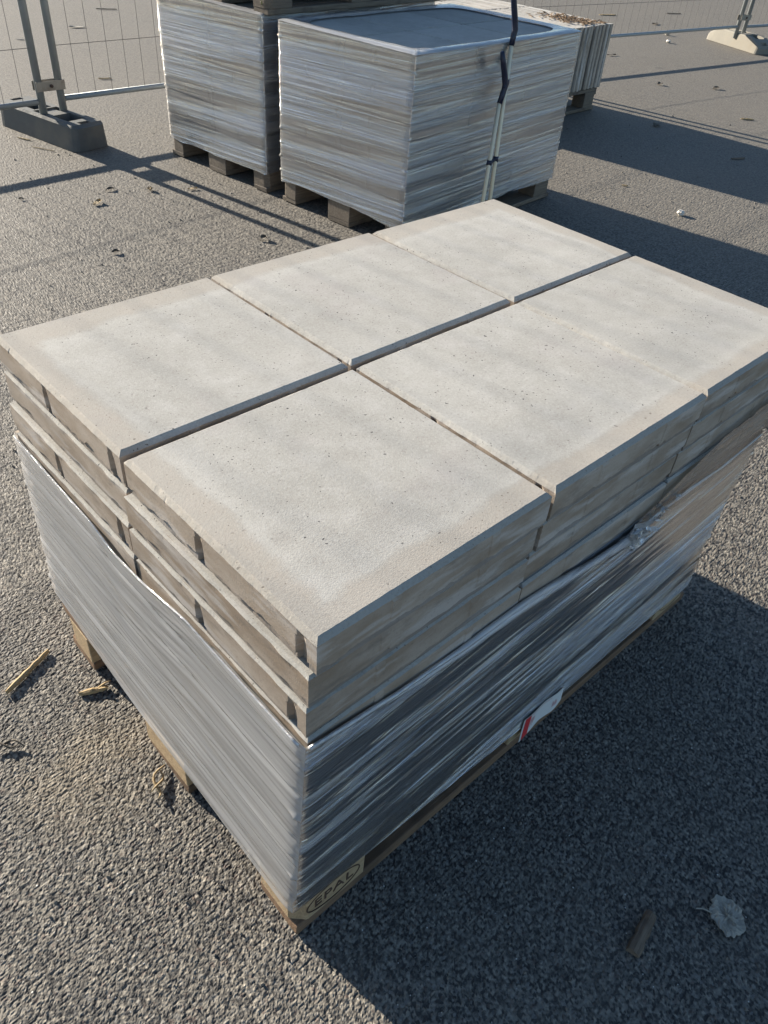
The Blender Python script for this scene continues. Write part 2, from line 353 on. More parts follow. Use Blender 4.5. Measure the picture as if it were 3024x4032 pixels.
def stones(X, Y, cell, seed):
    gx, gy = X / cell, Y / cell; ix, iy = np.floor(gx), np.floor(gy)
    best = np.full(X.shape, 9.0); hgt = np.zeros(X.shape); cid = np.zeros(X.shape)
    for dx in (-1, 0, 1):
        for dy in (-1, 0, 1):
            cx, cy = ix + dx, iy + dy
            px = cx + 0.15 + 0.7 * hash2(cx, cy, seed); py = cy + 0.15 + 0.7 * hash2(cx, cy, seed + 1)
            rx, ry = gx - px, gy - py
            an = hash2(cx, cy, seed + 2) * math.pi; el = 0.75 + 0.5 * hash2(cx, cy, seed + 3)
            qx = (rx * np.cos(an) + ry * np.sin(an)) * el; qy = (-rx * np.sin(an) + ry * np.cos(an)) / el
            d = np.maximum(np.abs(qx) * 0.9 + np.abs(qy) * 0.35, np.abs(qy) * 0.9 + np.abs(qx) * 0.35)
            tx, ty = hash2(cx, cy, seed + 4) - 0.5, hash2(cx, cy, seed + 5) - 0.5
            top = 0.55 + 0.45 * hash2(cx, cy, seed + 6) + 0.9 * (tx * rx + ty * ry)
            m = d < best
            best = np.where(m, d, best); hgt = np.where(m, top, hgt); cid = np.where(m, hash2(cx, cy, seed + 7), cid)
    return hgt * np.clip(1.0 - (best / 0.62) ** 3, 0, 1), cid, best
dist = np.hypot(X + 0.1, Y + 0.1)
h1, c1, b1 = stones(X, Y, 0.0070, 11)
h2, c2, b2 = stones(X, Y, 0.0046, 91)
fade = np.clip(1.6 - dist / 5.5, 0, 1)
Z = (h1 * 0.0017 + h2 * 0.0008) * fade - 0.0028
stone = np.where(b1 < 0.42, 0.25 + 0.75 * c1, np.where(b2 < 0.4, c2 * 0.6, 0.0))
fs = np.clip(2.2 - dist / 1.9, 0, 1); stone = stone * fs + 0.55 * (1 - fs)
Z += np.clip(dist / 6, 0, 1) * 0.0012 * np.sin(X * 1.7) * np.cos(Y * 1.3)
nx, ny = X.shape
co = np.stack([X, Y, Z], -1).reshape(-1, 3).astype(np.float32)
ii = np.arange(nx * ny).reshape(nx, ny)
quads = np.stack([ii[:-1, :-1], ii[1:, :-1], ii[1:, 1:], ii[:-1, 1:]], -1).reshape(-1, 4)
gm = bpy.data.meshes.new("asphalt_ground")
gm.vertices.add(len(co)); gm.vertices.foreach_set('co', co.ravel())
gm.loops.add(quads.size); gm.loops.foreach_set('vertex_index', quads.ravel().astype(np.int32))
gm.polygons.add(len(quads)); gm.polygons.foreach_set('loop_start', np.arange(0, quads.size, 4, dtype=np.int32))
gm.polygons.foreach_set('use_smooth', np.zeros(len(quads), dtype=bool))
gm.update(calc_edges=True)
at = gm.attributes.new("stone", 'FLOAT', 'POINT'); at.data.foreach_set('value', stone.ravel().astype(np.float32))
gm.materials.append(MA)
g = link("asphalt_ground", gm); g['kind'] = 'structure'; g['label'] = 'worn grey asphalt yard surface'

# ------------------------------------------------------------------ paving slabs
SL, ST = 0.3965, 0.0602
def slab_mesh(name, seed, notch, mat, L=SL, Wd=SL, T=0.0580, seg=64, ribs=True):
    r = random.Random(seed)
    per = []   # (x, y, outward, notchfactor, rib)
    nw = 0.0088
    def side(n): return [i / n for i in range(n)]
    ys = sorted(set([round(t * Wd, 5) for t in side(seg)] + ([c + o for c in (0.026, 0.222) for o in (-nw - 0.0012, -nw + 0.0012, -nw * 0.3, nw * 0.3, nw - 0.0012, nw + 0.0012)] if notch else [])))
    if notch: ys = [y for y in ys if not any((nw + 0.0013 < abs(y - c) < nw + 0.004) or (abs(y - c) < nw - 0.0015 and abs(abs(y - c) - nw * 0.3) > 1e-4) for c in (0.026, 0.222)) or y == 0]
    rx = [0.115, 0.285]
    xs = sorted(set([round(t * L, 5) for t in side(seg)] + ([c + o for c in rx for o in (-0.009, -0.007, 0.007, 0.009)] if ribs else [])))
    for x in xs: per.append((x, 0.0, (0, -1), 0, 1 if ribs and any(abs(x - c) < 0.0075 for c in rx) else 0))
    for t in side(seg): per.append((L, t * Wd, (1, 0), 0, 0))
    for t in side(seg): per.append((L - t * L, Wd, (0, 1), 0, 0))
    for y in ys[::-1] if False else sorted(ys, reverse=True):
        if y == 0: continue
        nf = 0
        if notch:
            for c in (0.026, 0.222):
                a = abs(y - c)
                if a < nw * 0.5: nf = 2
                elif a < nw: nf = 1
        per.append((0.0, y, (-1, 0), nf, 0))
    # start of the -x side is the corner (0,Wd)
    per.insert(len([p for p in per if p[2] != (-1, 0)]), (0.0, Wd, (-1, 0), 0, 0))
    ch = 0.0068 if mat is MCT else 0.0038
    levels = [(T, -ch), (T - 0.0012, -ch * 0.72), (T - ch * 0.92, 0.0), (T - 0.0105, 0.0), (T - 0.0165, 0.0), (T * 0.45, 0.0), (0.0125, 0.0), (0.0112, -0.0030), (0.0022, -0.0020), (0.0, -0.0042)]
    V, F = [], []
    n = len(per); cx, cy = L / 2, Wd / 2
    nz = []
    for _ in levels:
        w_ = [r.gauss(0, 1) for _ in range(n)]
        nz.append([(w_[i - 2] + 2 * w_[i - 1] + 3 * w_[i] + 2 * w_[(i + 1) % n] + w_[(i + 2) % n]) / 4.36 for i in range(n)])
    jag = nz[0]
    slow = [math.sin(i * 0.11 + seed) + 0.6 * math.sin(i * 0.29 + seed * 2) for i in range(n)]
    for li, (z, o) in enumerate(levels):
        for i, (x, y, nn, nf, rb) in enumerate(per):
            oo = o
            amp = (0.0003, 0.0003, 0.00025) if mat is MCT else (0.00035, 0.0004, 0.0004)
            amp = (amp + (0.00002, 0.00002, 0.00002, 0.00004, 0.0004, 0.0005, 0.0006))[li]
            oo += amp * nz[li][i]
            if li <= 2: oo -= max(0, r.gauss(0, 1) - 2.3) * 0.0012
            zz = z
            if li in (6, 7): zz += 0.0020 * slow[i] + 0.0019 * nz[9][i]
            if rb and 3 <= li <= 5: oo += 0.0016
            dpt = 0.0095
            if nf == 2 and 3 < li: oo = -dpt * (0.35 if li == 3 else 1)
            elif nf == 1 and li > 4: oo = -dpt
            elif nf == 2 and li == 3: oo = -0.0015
            # corner handling: shrink both axes towards the inside near corners
            px, py = x + nn[0] * oo, y + nn[1] * oo
            inset = -o if o < 0 else 0
            px = min(max(px, inset), L - inset) if inset else px
            py = min(max(py, inset), Wd - inset) if inset else py
            V.append((px, py, zz))
    for li in range(len(levels) - 1):
        for i in range(n):
            j = (i + 1) % n
            F.append((li * n + i, li * n + n + i, li * n + n + j, li * n + j))
    F.append(tuple(range(n))); b = (len(levels) - 1) * n
    F.append(tuple(range(b + n - 1, b - 1, -1)))
    return mesh_from(name, V, F, mat)
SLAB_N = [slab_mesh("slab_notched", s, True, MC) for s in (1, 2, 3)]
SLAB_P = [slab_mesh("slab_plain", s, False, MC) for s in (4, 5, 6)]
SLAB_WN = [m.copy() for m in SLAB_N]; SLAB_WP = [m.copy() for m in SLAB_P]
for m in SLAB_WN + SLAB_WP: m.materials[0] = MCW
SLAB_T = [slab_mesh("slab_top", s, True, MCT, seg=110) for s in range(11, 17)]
POS = {(0, 0): "near corner", (1, 0): "middle of the shaded side", (2, 0): "right end of the shaded side",
       (0, 1): "left corner", (1, 1): "middle of the far side", (2, 1): "far corner"}

def place_slabs(org, rot, layers, z0, th, parent_of, jit, lean, notch_rule, top_meshes=None, labels=None, spread=0):
    c, s = math.cos(rot), math.sin(rot)
    for l in range(layers):           # l = 0 is the bottom course
        for ix in range(3):
            for iy in range(2):
                k = layers - 1 - l
                par, jj = parent_of(k)
                if top_meshes and k == 0: me = top_meshes[ix * 2 + iy]
                elif par and k != 3 and not (spread and k == 0): me = rng.choice(SLAB_WN if notch_rule(k, ix, iy) else SLAB_WP)
                else: me = rng.choice(SLAB_N if notch_rule(k, ix, iy) else SLAB_P)
                fx = org[0] + lean[0] * k; fy = org[1] + lean[1] * k
                ox, oy = ix * 0.4 + 0.0015 + rng.uniform(-jj, jj), iy * 0.4 + 0.0015 + rng.uniform(-jj, jj)
                if spread and k == 0: ox += 0.004; oy += 0.004
                if k == 0 and top_meshes: oy += (-0.003, 0.002)[iy]; ox += (0, 0.003, 0.001)[ix]
                o = link("paving_slab", me, None, (fx + c * ox - s * oy, fy + s * ox + c * oy, z0 + l * th), (0, 0, rot + rng.uniform(-jj, jj) * 0.35))
                if spread and k == 0: o.scale = (0.982, 0.982, 1)
                if top_meshes and k == 0: o.scale = (0.9925, 1, 1.03)
                if par: 
                    o.parent = par; o.matrix_parent_inverse = par.matrix_world.inverted() if False else Matrix.Identity(4)
                    # parent is an untransformed Empty at the origin of its own frame
                    o.location = o.location - par.location
                else: labels(o, k, ix, iy); o['kind'] = 'thing'

# ------------------------------------------------------------------ pallets
def pallet(org, rot, z0, label, wood, blockwood, mark=False):
    t = thing("wooden_pallet", label, "pallet", (org[0], org[1], z0), rot)
    rs = random.Random(int(org[0] * 1000) + 5)
    def part(name, sx, sy, sz, cx, cy, cz, m, axis=0, bev=0.002, jit=0.0012, cham=None):
        bm = bmesh.new(); 
        a, b = (sx, sy) if axis == 0 else (sy, sx)
        bm.free(); bm = box_bm(a, b, sz, 0.0, jit, rs)
        if cham:
            ed = [e for e in bm.edges if abs((e.verts[0].co - e.verts[1].co).z) > sz * 0.5 and all(v.co.x * cham[0] > 0 and v.co.y * cham[1] > 0 for v in e.verts)]
            bmesh.ops.bevel(bm, geom=ed, offset=0.022, segments=1, affect='EDGES')
        bmesh.ops.bevel(bm, geom=[e for e in bm.edges], offset=bev, segments=1, affect='EDGES')
        return link(name, bm_mesh(name, bm, m), t, (cx, cy, cz), (0, 0, 0 if axis == 0 else math.pi / 2))
    for y, wd in ((0.0725, 0.145), (0.2375, 0.100), (0.40, 0.145), (0.5625, 0.100), (0.7275, 0.145)):
        part("deck_board", 1.2, wd, 0.0218, 0.6, y, 0.133, wood)
    for x in (0.0725, 0.6, 1.1275): part("stringer_board", 0.145, 0.8, 0.0218, x, 0.4, 0.111, wood, axis=1)
    for y, wd in ((0.05, 0.100), (0.4, 0.145), (0.75, 0.100)):
        part("bottom_board", 1.2, wd, 0.0218, 0.6, y, 0.0112, wood, jit=0.002)
    blocks = []
    for x in (0.0725, 0.6, 1.1275):
        for y, wd in ((0.05, 0.100), (0.4, 0.145), (0.75, 0.100)):
            ch = None
            if x != 0.6 and y != 0.4: ch = (-1 if x < 0.6 else 1, -1 if y < 0.4 else 1)
            blocks.append((x, y, part("block", 0.145, wd, 0.078, x, y, 0.061, blockwood, jit=0.0015, cham=ch)))
    return t, blocks

def lettering(txt, size, mat, name, parent, loc, rot, depth=0.0006):
    cu = bpy.data.curves.new(name, 'FONT'); cu.body = txt; cu.size = size; cu.align_x = 'CENTER'; cu.align_y = 'CENTER'; cu.extrude = depth; cu.space_character = 1.12
    o = bpy.data.objects.new(name, cu); dg = bpy.context.evaluated_depsgraph_get()
    C.objects.link(o); dg = bpy.context.evaluated_depsgraph_get(); dg.update()
    me = bpy.data.meshes.new_from_object(o.evaluated_get(dg)); bpy.data.objects.remove(o)
    me.materials.clear(); me.materials.append(mat)
    return link(name, me, parent, loc, rot)
def stamp(block, cx, parent_block, w, h):
    pts = [(cx + w * math.cos(a), -0.0, h * math.sin(a)) for a in [i * 2 * math.pi / 40 for i in range(41)]]
    V, F = [], []
    for i, p in enumerate(pts):
        a = i * 2 * math.pi / 40; tk = 0.0011
        for s in (-tk, tk):
            V.append((cx + (w + s) * math.cos(a), 0, (h + s) * math.sin(a)))
    n = len(V)
    V = [(x, -0.0008, z) for x, y, z in V] + [(x, 0.0004, z) for x, y, z in V]
    for i in range(40):
        a, b, c_, d = 2 * i, 2 * i + 1, 2 * i + 3, 2 * i + 2
        F += [(a, b, c_, d), (n + d, n + c_, n + b, n + a), (a, d, n + d, n + a), (b, n + b, n + c_, c_)]
    return V, F

P1, blk1 = pallet((-0.0127, 0.0165), -0.0065, 0.002, "pale wooden pallet with a burnt EPAL oval under the unwrapped front slab stack", MW, MWB)
for (x, y, b) in blk1:
    if y < 0.1 and x != 0.6:
        V, F = stamp(b, 0.0, b, 0.056, 0.030)
        link("stamp_ring", mesh_from("stamp_ring", V, F, MINK), b, (0.004 if x < 0.6 else -0.004, -0.0505, 0.0))
        lettering("EPAL", 0.036, MINK, "stamp_lettering", b, (0.004 if x < 0.6 else -0.004, -0.0508, 0.0), (R(90), 0, 0))
A2 = R(4.3); c2_, s2_ = math.cos(A2), math.sin(A2)
P2o = (2.125, 2.008)
P3o = (2.058, 2.925)
pallet(P2o, A2, 0.002, "weathered pallet under the wrapped stack that the two poles lean on", MWG, MWG)
pallet(P3o, A2, 0.002, "weathered pallet under the left wrapped stack beside the dark fence foot", MWG, MWG)
P4o = (4.02, 3.10); A4 = R(2.6)
pallet(P4o, A4, 0.002, "old grey pallet under the slabs standing on edge", MWG, MWG)

# ------------------------------------------------------------------ slab stacks
def load_root(name, label, cat, org):
    t = thing(name, label, cat, (org[0], org[1], 0.147)); return t
W1 = load_root("wrapped_slab_stack", "film wrapped lower courses of the big front slab stack", "slab stack", (0, 0))
ORDN = {0: "top course", 1: "second course", 2: "third course just above the film"}
WH = {(0, 0): "at the near corner", (1, 0): "in the middle of the shaded right side", (2, 0): "at the right hand end of the shaded side",
      (0, 1): "at the left corner", (1, 1): "in the middle of the far left side", (2, 1): "at the far corner near the poles"}
def lab1(o, k, ix, iy):
    tag(o, "%s slab, front stack, %s" % (ORDN[k].replace(" just above the film", "").capitalize().replace("Top course", "Pale grey top course").replace("Second course", "Grey second course").replace("Third course", "Grey third course"), WH[(ix, iy)] ), "paving slab", "loose paving slabs on the front stack")
def par1(k): return (None, (0.0025, 0.0045, 0.004)[k]) if k < 3 else (W1, 0.0018)
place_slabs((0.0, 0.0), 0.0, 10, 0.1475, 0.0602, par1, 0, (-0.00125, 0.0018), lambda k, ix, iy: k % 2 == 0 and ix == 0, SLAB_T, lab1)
W2 = load_root("wrapped_slab_stack", "film wrapped slab stack with an open shaded top behind the two poles", "slab stack", P2o)
W3 = load_root("wrapped_slab_stack", "film wrapped slab stack at left carrying a second pallet", "slab stack", P3o)
TH2 = 0.0625
for Wp, og in ((W2, P2o), (W3, P3o)):
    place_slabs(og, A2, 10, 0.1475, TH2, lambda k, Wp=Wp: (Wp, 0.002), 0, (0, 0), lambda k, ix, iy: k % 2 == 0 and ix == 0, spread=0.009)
Z2 = 0.1475 + 9 * TH2 + ST
P5, _b5 = pallet((P3o[0] + 0.015, P3o[1] - 0.03), A2, Z2 + 0.006, "brown pallet resting on top of the left wrapped stack", MWG, MWG)
W5 = thing("slab_stack", "grey slab load standing on the raised brown pallet", "slab stack", (P3o[0], P3o[1], Z2 + 0.152))
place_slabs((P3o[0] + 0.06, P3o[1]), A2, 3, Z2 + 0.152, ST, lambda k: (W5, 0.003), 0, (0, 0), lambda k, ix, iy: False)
# parented slabs: the roots sit at z, so bring the children down by it
for rt in (W1, W2, W3, W5):
    pass

# ------------------------------------------------------------------ stretch film
def vnoise(n, seed, scale):
    r = np.random.default_rng(seed); k = max(4, int(n / scale) + 3); a = r.normal(0, 1, k)
    xs = np.linspace(0, k - 1.001, n); i = xs.astype(int); f = xs - i; f = f * f * (3 - 2 * f)
    return a[i] * (1 - f) + a[np.minimum(i + 1, k - 1)] * f
def smooth2(ns, nz, seed, ss, sz):
    r = np.random.default_rng(seed); a = r.normal(0, 1, (int(ns / ss) + 3, int(nz / sz) + 3))
    xs = np.linspace(0, a.shape[0] - 2.001, ns); zs = np.linspace(0, a.shape[1] - 2.001, nz)
    i = xs.astype(int)[:, None]; j = zs.astype(int)[None, :]; f = (xs - xs.astype(int))[:, None]; g_ = (zs - zs.astype(int))[None, :]
    f = f * f * (3 - 2 * f); g_ = g_ * g_ * (3 - 2 * g_)
    return a[i, j] * (1 - f) * (1 - g_) + a[i + 1, j] * f * (1 - g_) + a[i, j + 1] * (1 - f) * g_ + a[i + 1, j + 1] * f * g_
def perimeter(L, Wd, step, cr=0.007):
    """closed path: near corner (0,0) -> +x -> +y -> -x -> back; returns s, x, y, nx, ny"""
    out = []; s = 0
    sides = [((0, 0), (1, 0), L, (0, -1)), ((L, 0), (0, 1), Wd, (1, 0)), ((L, Wd), (-1, 0), L, (0, 1)), ((0, Wd), (0, -1), Wd, (-1, 0))]
    for (o, d, ln, nn) in sides:
        n = int(ln / step)
        ts = np.concatenate([[0.0, 0.004, 0.010, 0.02], np.linspace(0.035, ln - 0.035, n), [ln - 0.02, ln - 0.010, ln - 0.004]])
        for t in ts:
            nxx, nyy = nn
            if t < 0.003:   # corner: bisector with previous side
                pn = {(0, -1): (-1, 0), (1, 0): (0, -1), (0, 1): (1, 0), (-1, 0): (0, 1)}[nn]
                nxx, nyy = (nn[0] + pn[0]) * 0.75, (nn[1] + pn[1]) * 0.75
            out.append((s + t, o[0] + d[0] * t, o[1] + d[1] * t, nxx, nyy))
        s += ln
    return np.array(out), s
def film(name, parent, org_local, rot, L, Wd, ztop, zbot, mats, layer0, th, seed, step=0.03, nz=110, outset=0.0055, ragged=0.0, corner=0.006, closed=True, srange=None, wr=0.7, draw=None, lf=1.0):
    per, tot = perimeter(L, Wd, step)
    if srange: per = per[(per[:, 0] >= srange[0]) & (per[:, 0] <= srange[1])]
    ns = len(per); sarr = per[:, 0]
    zt = np.array([ztop(s) for s in sarr]); zb = np.array([zbot(s) for s in sarr])
    if ragged: zt = zt + nrg.normal(0, ragged, ns)
    T = np.linspace(0, 1, nz)
    Zm = zb[:, None] + (zt - zb)[:, None] * T[None, :]
    w1 = smooth2(ns, nz, seed, 9, 2.2); w2 = smooth2(ns, nz, seed + 1, 16, 7); w3 = smooth2(ns, nz, seed + 2, 2, 1.5)
    ph = ((Zm - layer0) / th) % 1.0
    lay = np.where(Zm > layer0, -0.0022 * np.clip((ph - 0.80) / 0.2, 0, 1) + 0.0010 * np.exp(-((ph - 0.06) / 0.08) ** 2), 0)
    cd = np.minimum.reduce([np.abs(sarr - c) for c in (0, L, L + Wd, 2 * L + Wd, tot)])
    cn = np.exp(-(cd / 0.010) ** 2)[:, None]
    O = outset + wr * (0.0011 * w1 + 0.0013 * w2) + lay * lf + cn * (-0.0015 + 0.4 * corner * np.clip(w3, -0.6, 1.4) * np.exp(-((ph - 0.05) / 0.16) ** 2) * 1.2)
    O = np.maximum(O, 0.0032)
    if draw:   # below the slabs the film is pulled on to the pallet edges: (-y side, -x side)
        f = np.clip((0.150 - Zm) / 0.022, 0, 1); f = f * f * (3 - 2 * f)
        sy = np.where(per[:, 4] < -0.3, 1.0, 0.0)[:, None]; sx = np.where(per[:, 3] < -0.3, 1.0, 0.0)[:, None]
        xx = per[:, 1][:, None]; yy = per[:, 2][:, None]
        px0 = per[:, 3][:, None] * O - f * sx * draw[1]; py0 = per[:, 4][:, None] * O + f * sy * (draw[0] - 0.0068 * xx)
        px0 = px0 - f * (1 - sx) * 0.012 * np.clip(1 - xx / 0.03, 0, 1) * np.where(sy > 0, 1, 0)
        py0 = py0 + f * (1 - sy) * np.where(per[:, 3][:, None] < 0, 1, 0) * draw[0] * np.clip(1 - yy / 0.05, 0, 1)
        PX, PY = xx + px0, yy + py0
    px = per[:, 1][:, None] + per[:, 3][:, None] * O; py = per[:, 2][:, None] + per[:, 4][:, None] * O
    if draw: px, py = PX + np.clip((0.7475 - Zm) / 0.6, 0, 1) * -0.0118, PY + np.clip((0.7475 - Zm) / 0.6, 0, 1) * 0.0170
    c, s = math.cos(rot), math.sin(rot)
    Xw = org_local[0] + c * px - s * py; Yw = org_local[1] + s * px + c * py
    V = np.stack([Xw, Yw, Zm], -1).reshape(-1, 3)
    idx = np.arange(ns * nz).reshape(ns, nz)
    nxt = np.roll(idx, -1, 0) if closed else idx[1:]
    cur = idx if closed else idx[:-1]
    q = np.stack([cur[:, :-1], nxt[:, :-1], nxt[:, 1:], cur[:, 1:]], -1)
    nseg = q.shape[0]
    me = bpy.data.meshes.new(name); me.from_pydata(V.tolist(), [], q.reshape(-1, 4).tolist())
    for m in mats: me.materials.append(m)
    # side material index: 0 = -y face, 1 = +x, 2 = +y, 3 = -x
    sid = np.zeros(nseg, int); sm = sarr[:nseg] + 1e-6
    sid[sm >= L] = 1; sid[sm >= L + Wd] = 2; sid[sm >= 2 * L + Wd] = 3
    mi = np.repeat(np.array([min(i, len(mats) - 1) if len(mats) < 4 else i for i in sid]), nz - 1)
    me.polygons.foreach_set('material_index', mi.astype(np.int32)); me.polygons.foreach_set('use_smooth', np.ones(len(mi), bool))
    uv = me.uv_layers.new(name="UVMap"); U = np.repeat(sarr, nz).reshape(ns, nz)
    Un = np.roll(U, -1, 0).copy() if closed else U[1:]; Uc = U if closed else U[:-1]
    if closed: Un[-1] = tot
    Zn = np.roll(Zm, -1, 0) if closed else Zm[1:]; Zc = Zm if closed else Zm[:-1]
    uvq = np.stack([np.stack([Uc[:, :-1], Zc[:, :-1]], -1), np.stack([Un[:, :-1], Zn[:, :-1]], -1), np.stack([Un[:, 1:], Zn[:, 1:]], -1), np.stack([Uc[:, 1:], Zc[:, 1:]], -1)], 2)
    uv.data.foreach_set('uv', uvq.reshape(-1).astype(np.float32))
    me.update()
    o = link(name, me, parent)
    if parent: o.location = -Vector(parent.location)
    return o
def interp(tbl):
    a, b = [p[0] for p in tbl], [p[1] for p in tbl]
    return lambda s: float(np.interp(s, a, b))
L1, D1 = 1.1995, 0.7995; T1 = 2 * (L1 + D1)
top1 = interp([(0, .562), (.144, .538), (.27, .528), (.40, .530), (.617, .503), (.74, .490), (.81, .505), (.92, .502), (1.03, .497), (1.2, .508), (1.6, .54), (2.0, .56), (3.2, .565), (3.26, .563), (3.48, .556), (3.55, .540), (3.64, .548), (3.75, .571), (3.9, .565), (T1, .562)])
bot1 = interp([(0, .099), (.2, .088), (.6, .066), (1.2, .055), (1.22, .07), (2, .09), (3.22, .170), (3.4, .142), (3.6, .128), (3.82, .115), (T1, .100)])
film("stretch_film", W1, (0, 0), 0, L1, D1, top1, bot1, [MFRONT, MFRONT, MFLEFT, MFLEFT], 0.1475, 0.0602, 21, step=0.018, nz=150, outset=0.0062, ragged=0.0006, wr=0.45, draw=(0.0030, 0.0050))
# clear torn film above the rope at the right end of the shaded side
topc = interp([(.66, .505), (.74, .535), (.85, .565), (.95, .60), (1.2, .612), (1.6, .60)])
film("loose_film", W1, (0, 0), 0, L1, D1, topc, lambda s: top1(s) - 0.03, [mat_film("stretch_film_clear", milk=0.05, streaks=0.30, gloss=0.12, slope=0.1, patch=0.2)], 0.1475, 0.0602, 35, step=0.018, nz=40, outset=0.0085, ragged=0.002, closed=False, srange=(0.66, 1.55), draw=(0, 0))
# rolled upper edge (rope) of the film
def uv_tube(me):
    uv = me.uv_layers.new(name="UVMap")
    for lp in me.loops:
        v = me.vertices[lp.vertex_index].co; uv.data[lp.index].uv = (v.x + v.y, v.z * 3 + v.y * 0.5)
def rope(s0, s1, r0, r1, n=60, seed=1, dz=0.0, parent=W1, mat=MFROPE, off=0.007):
    rs = np.random.default_rng(seed); strands = []
    for st in range(3):
        pts, rad = [], []
        ph = rs.uniform(0, 6.28)
        for i in range(n):
            s = s0 + (s1 - s0) * i / (n - 1); z = top1(s % T1) + dz
            if s < 0: x, y, nn = -off, -s, (-1, 0)
            else: x, y, nn = s, -off, (0, -1)
            t = i / (n - 1); rr = r0 + (r1 - r0) * t
            x, y = x - 0.0045, y + 0.0065
            a = ph + s * 5 + st * 2.1
            ex, ez = math.cos(a) * rr * 0.55, math.sin(a) * rr * 0.9
            pts.append((x + nn[0] * max(0, ex), y + nn[1] * max(0, ex), z + ez)); rad.append(max(0.0008, rr * (0.8 + 0.2 * math.sin(s * 23 + st * 2) * math.sin(s * 9 + st))))
        strands.append(tube(pts, 0, 7, True, rad))
    V, F = merge(strands); me = mesh_from("film_edge", V, F, mat, True); uv_tube(me)
    o = link("film_edge", me, parent, -Vector(parent.location)); return o
rope(0.0, 0.75, 0.0035, 0.0085, 90, 3)
rope(0.72, 1.19, 0.004, 0.0016, 60, 4)
rope(-0.79, -0.003, 0.0012, 0.0022, 60, 5, off=0.0065)
# torn tuft at the break
def crumple(cx, cy, cz, size, seed, n=9):
    r = np.random.default_rng(seed); V, F = [], []
    for k in range(5):
        base = len(V); d = r.normal(0, 1, 3); d /= np.linalg.norm(d); d[1] = -abs(d[1]) * 0.4; e = np.cross(d, r.normal(0, 1, 3)); e /= np.linalg.norm(e)
        for i in range(n):
            for j in range(4):
                t = i / (n - 1); u = (j / 3 - 0.5)
                p = np.array((cx, cy, cz)) + d * size * t * r.uniform(0.93, 1.05) + e * size * 0.30 * u * (1 - 0.5 * t) + np.array((0, -1, 0.6)) * size * 0.22 * math.sin(t * 3.0 + k) + r.normal(0, size * 0.03, 3)
                p[1] = min(p[1], -0.007); V.append(p)
        for i in range(n - 1):
            for j in range(3):
                a = base + i * 4 + j; F.append((a, a + 1, a + 5, a + 4))
    return V, F
V, F = merge([crumple(0.69, -0.012, 0.508, 0.048, 3), crumple(0.73, -0.012, 0.502, 0.044, 9), crumple(0.765, -0.011, 0.510, 0.032, 12), crumple(0.80, -0.010, 0.516, 0.022, 15), crumple(0.84, -0.010, 0.520, 0.015, 18)])
me = mesh_from("film_tatter", [(a - 0.004, b + 0.0055, c) for a, b, c in V], F, MFROPE, True); uv_tube(me); link("film_tatter", me, W1, -Vector(W1.location))

# wrapped stacks at the back: full height with a folded rim on top
def wrapped(parent, org, seed):
    H = Z2 + 0.004
    rr = random.Random(seed); tot = 4.0
    bump = [(tot * i / 40, rr.uniform(-0.012, 0.012)) for i in range(41)]; bump[-1] = (tot, bump[0][1]); bf = interp(bump)
    film("stretch_film", parent, org, A2, L1, D1, lambda s: H, lambda s: 0.095 + bf(s), [MFBACK], 0.1475, TH2, seed, step=0.02, nz=140, outset=0.0065, corner=0.010, wr=0.05, lf=0.35)
    # rim
    per, t_ = perimeter(L1, D1, 0.03); V, F, UV = [], [], []; rs = np.random.default_rng(seed + 5); nn = len(per); wv = vnoise(nn, seed + 9, 6)
    for i, (s, x, y, nx_, ny_) in enumerate(per):
        cx, cy = L1 / 2, D1 / 2; hx, hy = L1 / 2, D1 / 2
        a = math.atan2((y - cy) / hy, (x - cx) / hx)
        k = (abs(math.cos(a)) ** 7 + abs(math.sin(a)) ** 7) ** (-1 / 7)
        ix_, iy_ = cx + (hx - 0.055) * k * math.cos(a), cy + (hy - 0.055) * k * math.sin(a)
        wob = 0.006 * wv[i]
        ro = (1.0, 0.86, 0.6, 0.3, 0.0)
        for j, f in enumerate(ro):
            ox, oy = x + nx_ * 0.0075, y + ny_ * 0.0075
            px, py = ox * f + (ix_ + wob) * (1 - f), oy * f + (iy_ + wob * 0.6) * (1 - f)
            zz = H + (0.0, 0.0055, 0.0085, 0.0060, 0.0016)[j] + rs.normal(0, 0.0006)
            V.append((org[0] + c2_ * px - s2_ * py, org[1] + s2_ * px + c2_ * py, zz)); UV.append((s, 2 + j * 0.012))
    m = 5
    for i in range(nn):
        j2 = (i + 1) % nn
        for j in range(m - 1): F.append((i * m + j, j2 * m + j, j2 * m + j + 1, i * m + j + 1))
    me = mesh_from("film_rim", V, F, MFRIM, True); uv = me.uv_layers.new(name="UVMap")
    for lp in me.loops: uv.data[lp.index].uv = UV[lp.vertex_index]
    link("film_rim", me, parent, -Vector(parent.location))
wrapped(W2, P2o, 51); wrapped(W3, P3o, 71)

# ------------------------------------------------------------------ slabs standing on edge
B4 = thing("slab_bundle", "pale thin slabs standing on edge in a row on a pallet", "slab bundle", (P4o[0], P4o[1], 0.147), A4)
ed = slab_mesh("standing_slab", 31, False, MCD, L=0.40, Wd=0.735, T=0.0425, seg=14, ribs=False)
ed2 = slab_mesh("standing_slab", 32, False, MCD, L=0.40, Wd=0.40, T=0.0425, seg=14, ribs=False)
for i in range(25):
    x = 0.02 + i * 0.0468
    for row, (me, y) in enumerate(((ed, 0.0), (ed2, 0.745))):
        z = rng.uniform(0.0, 0.004)
        o = link("standing_slab", me, B4, (x + 0.0425 + rng.uniform(-0.0015, 0.0015), y + rng.uniform(-0.006, 0.006), z + 0.405 - 0.40 + 0.40), (0, R(90), 0))
        o.location.z = z + 0.4005
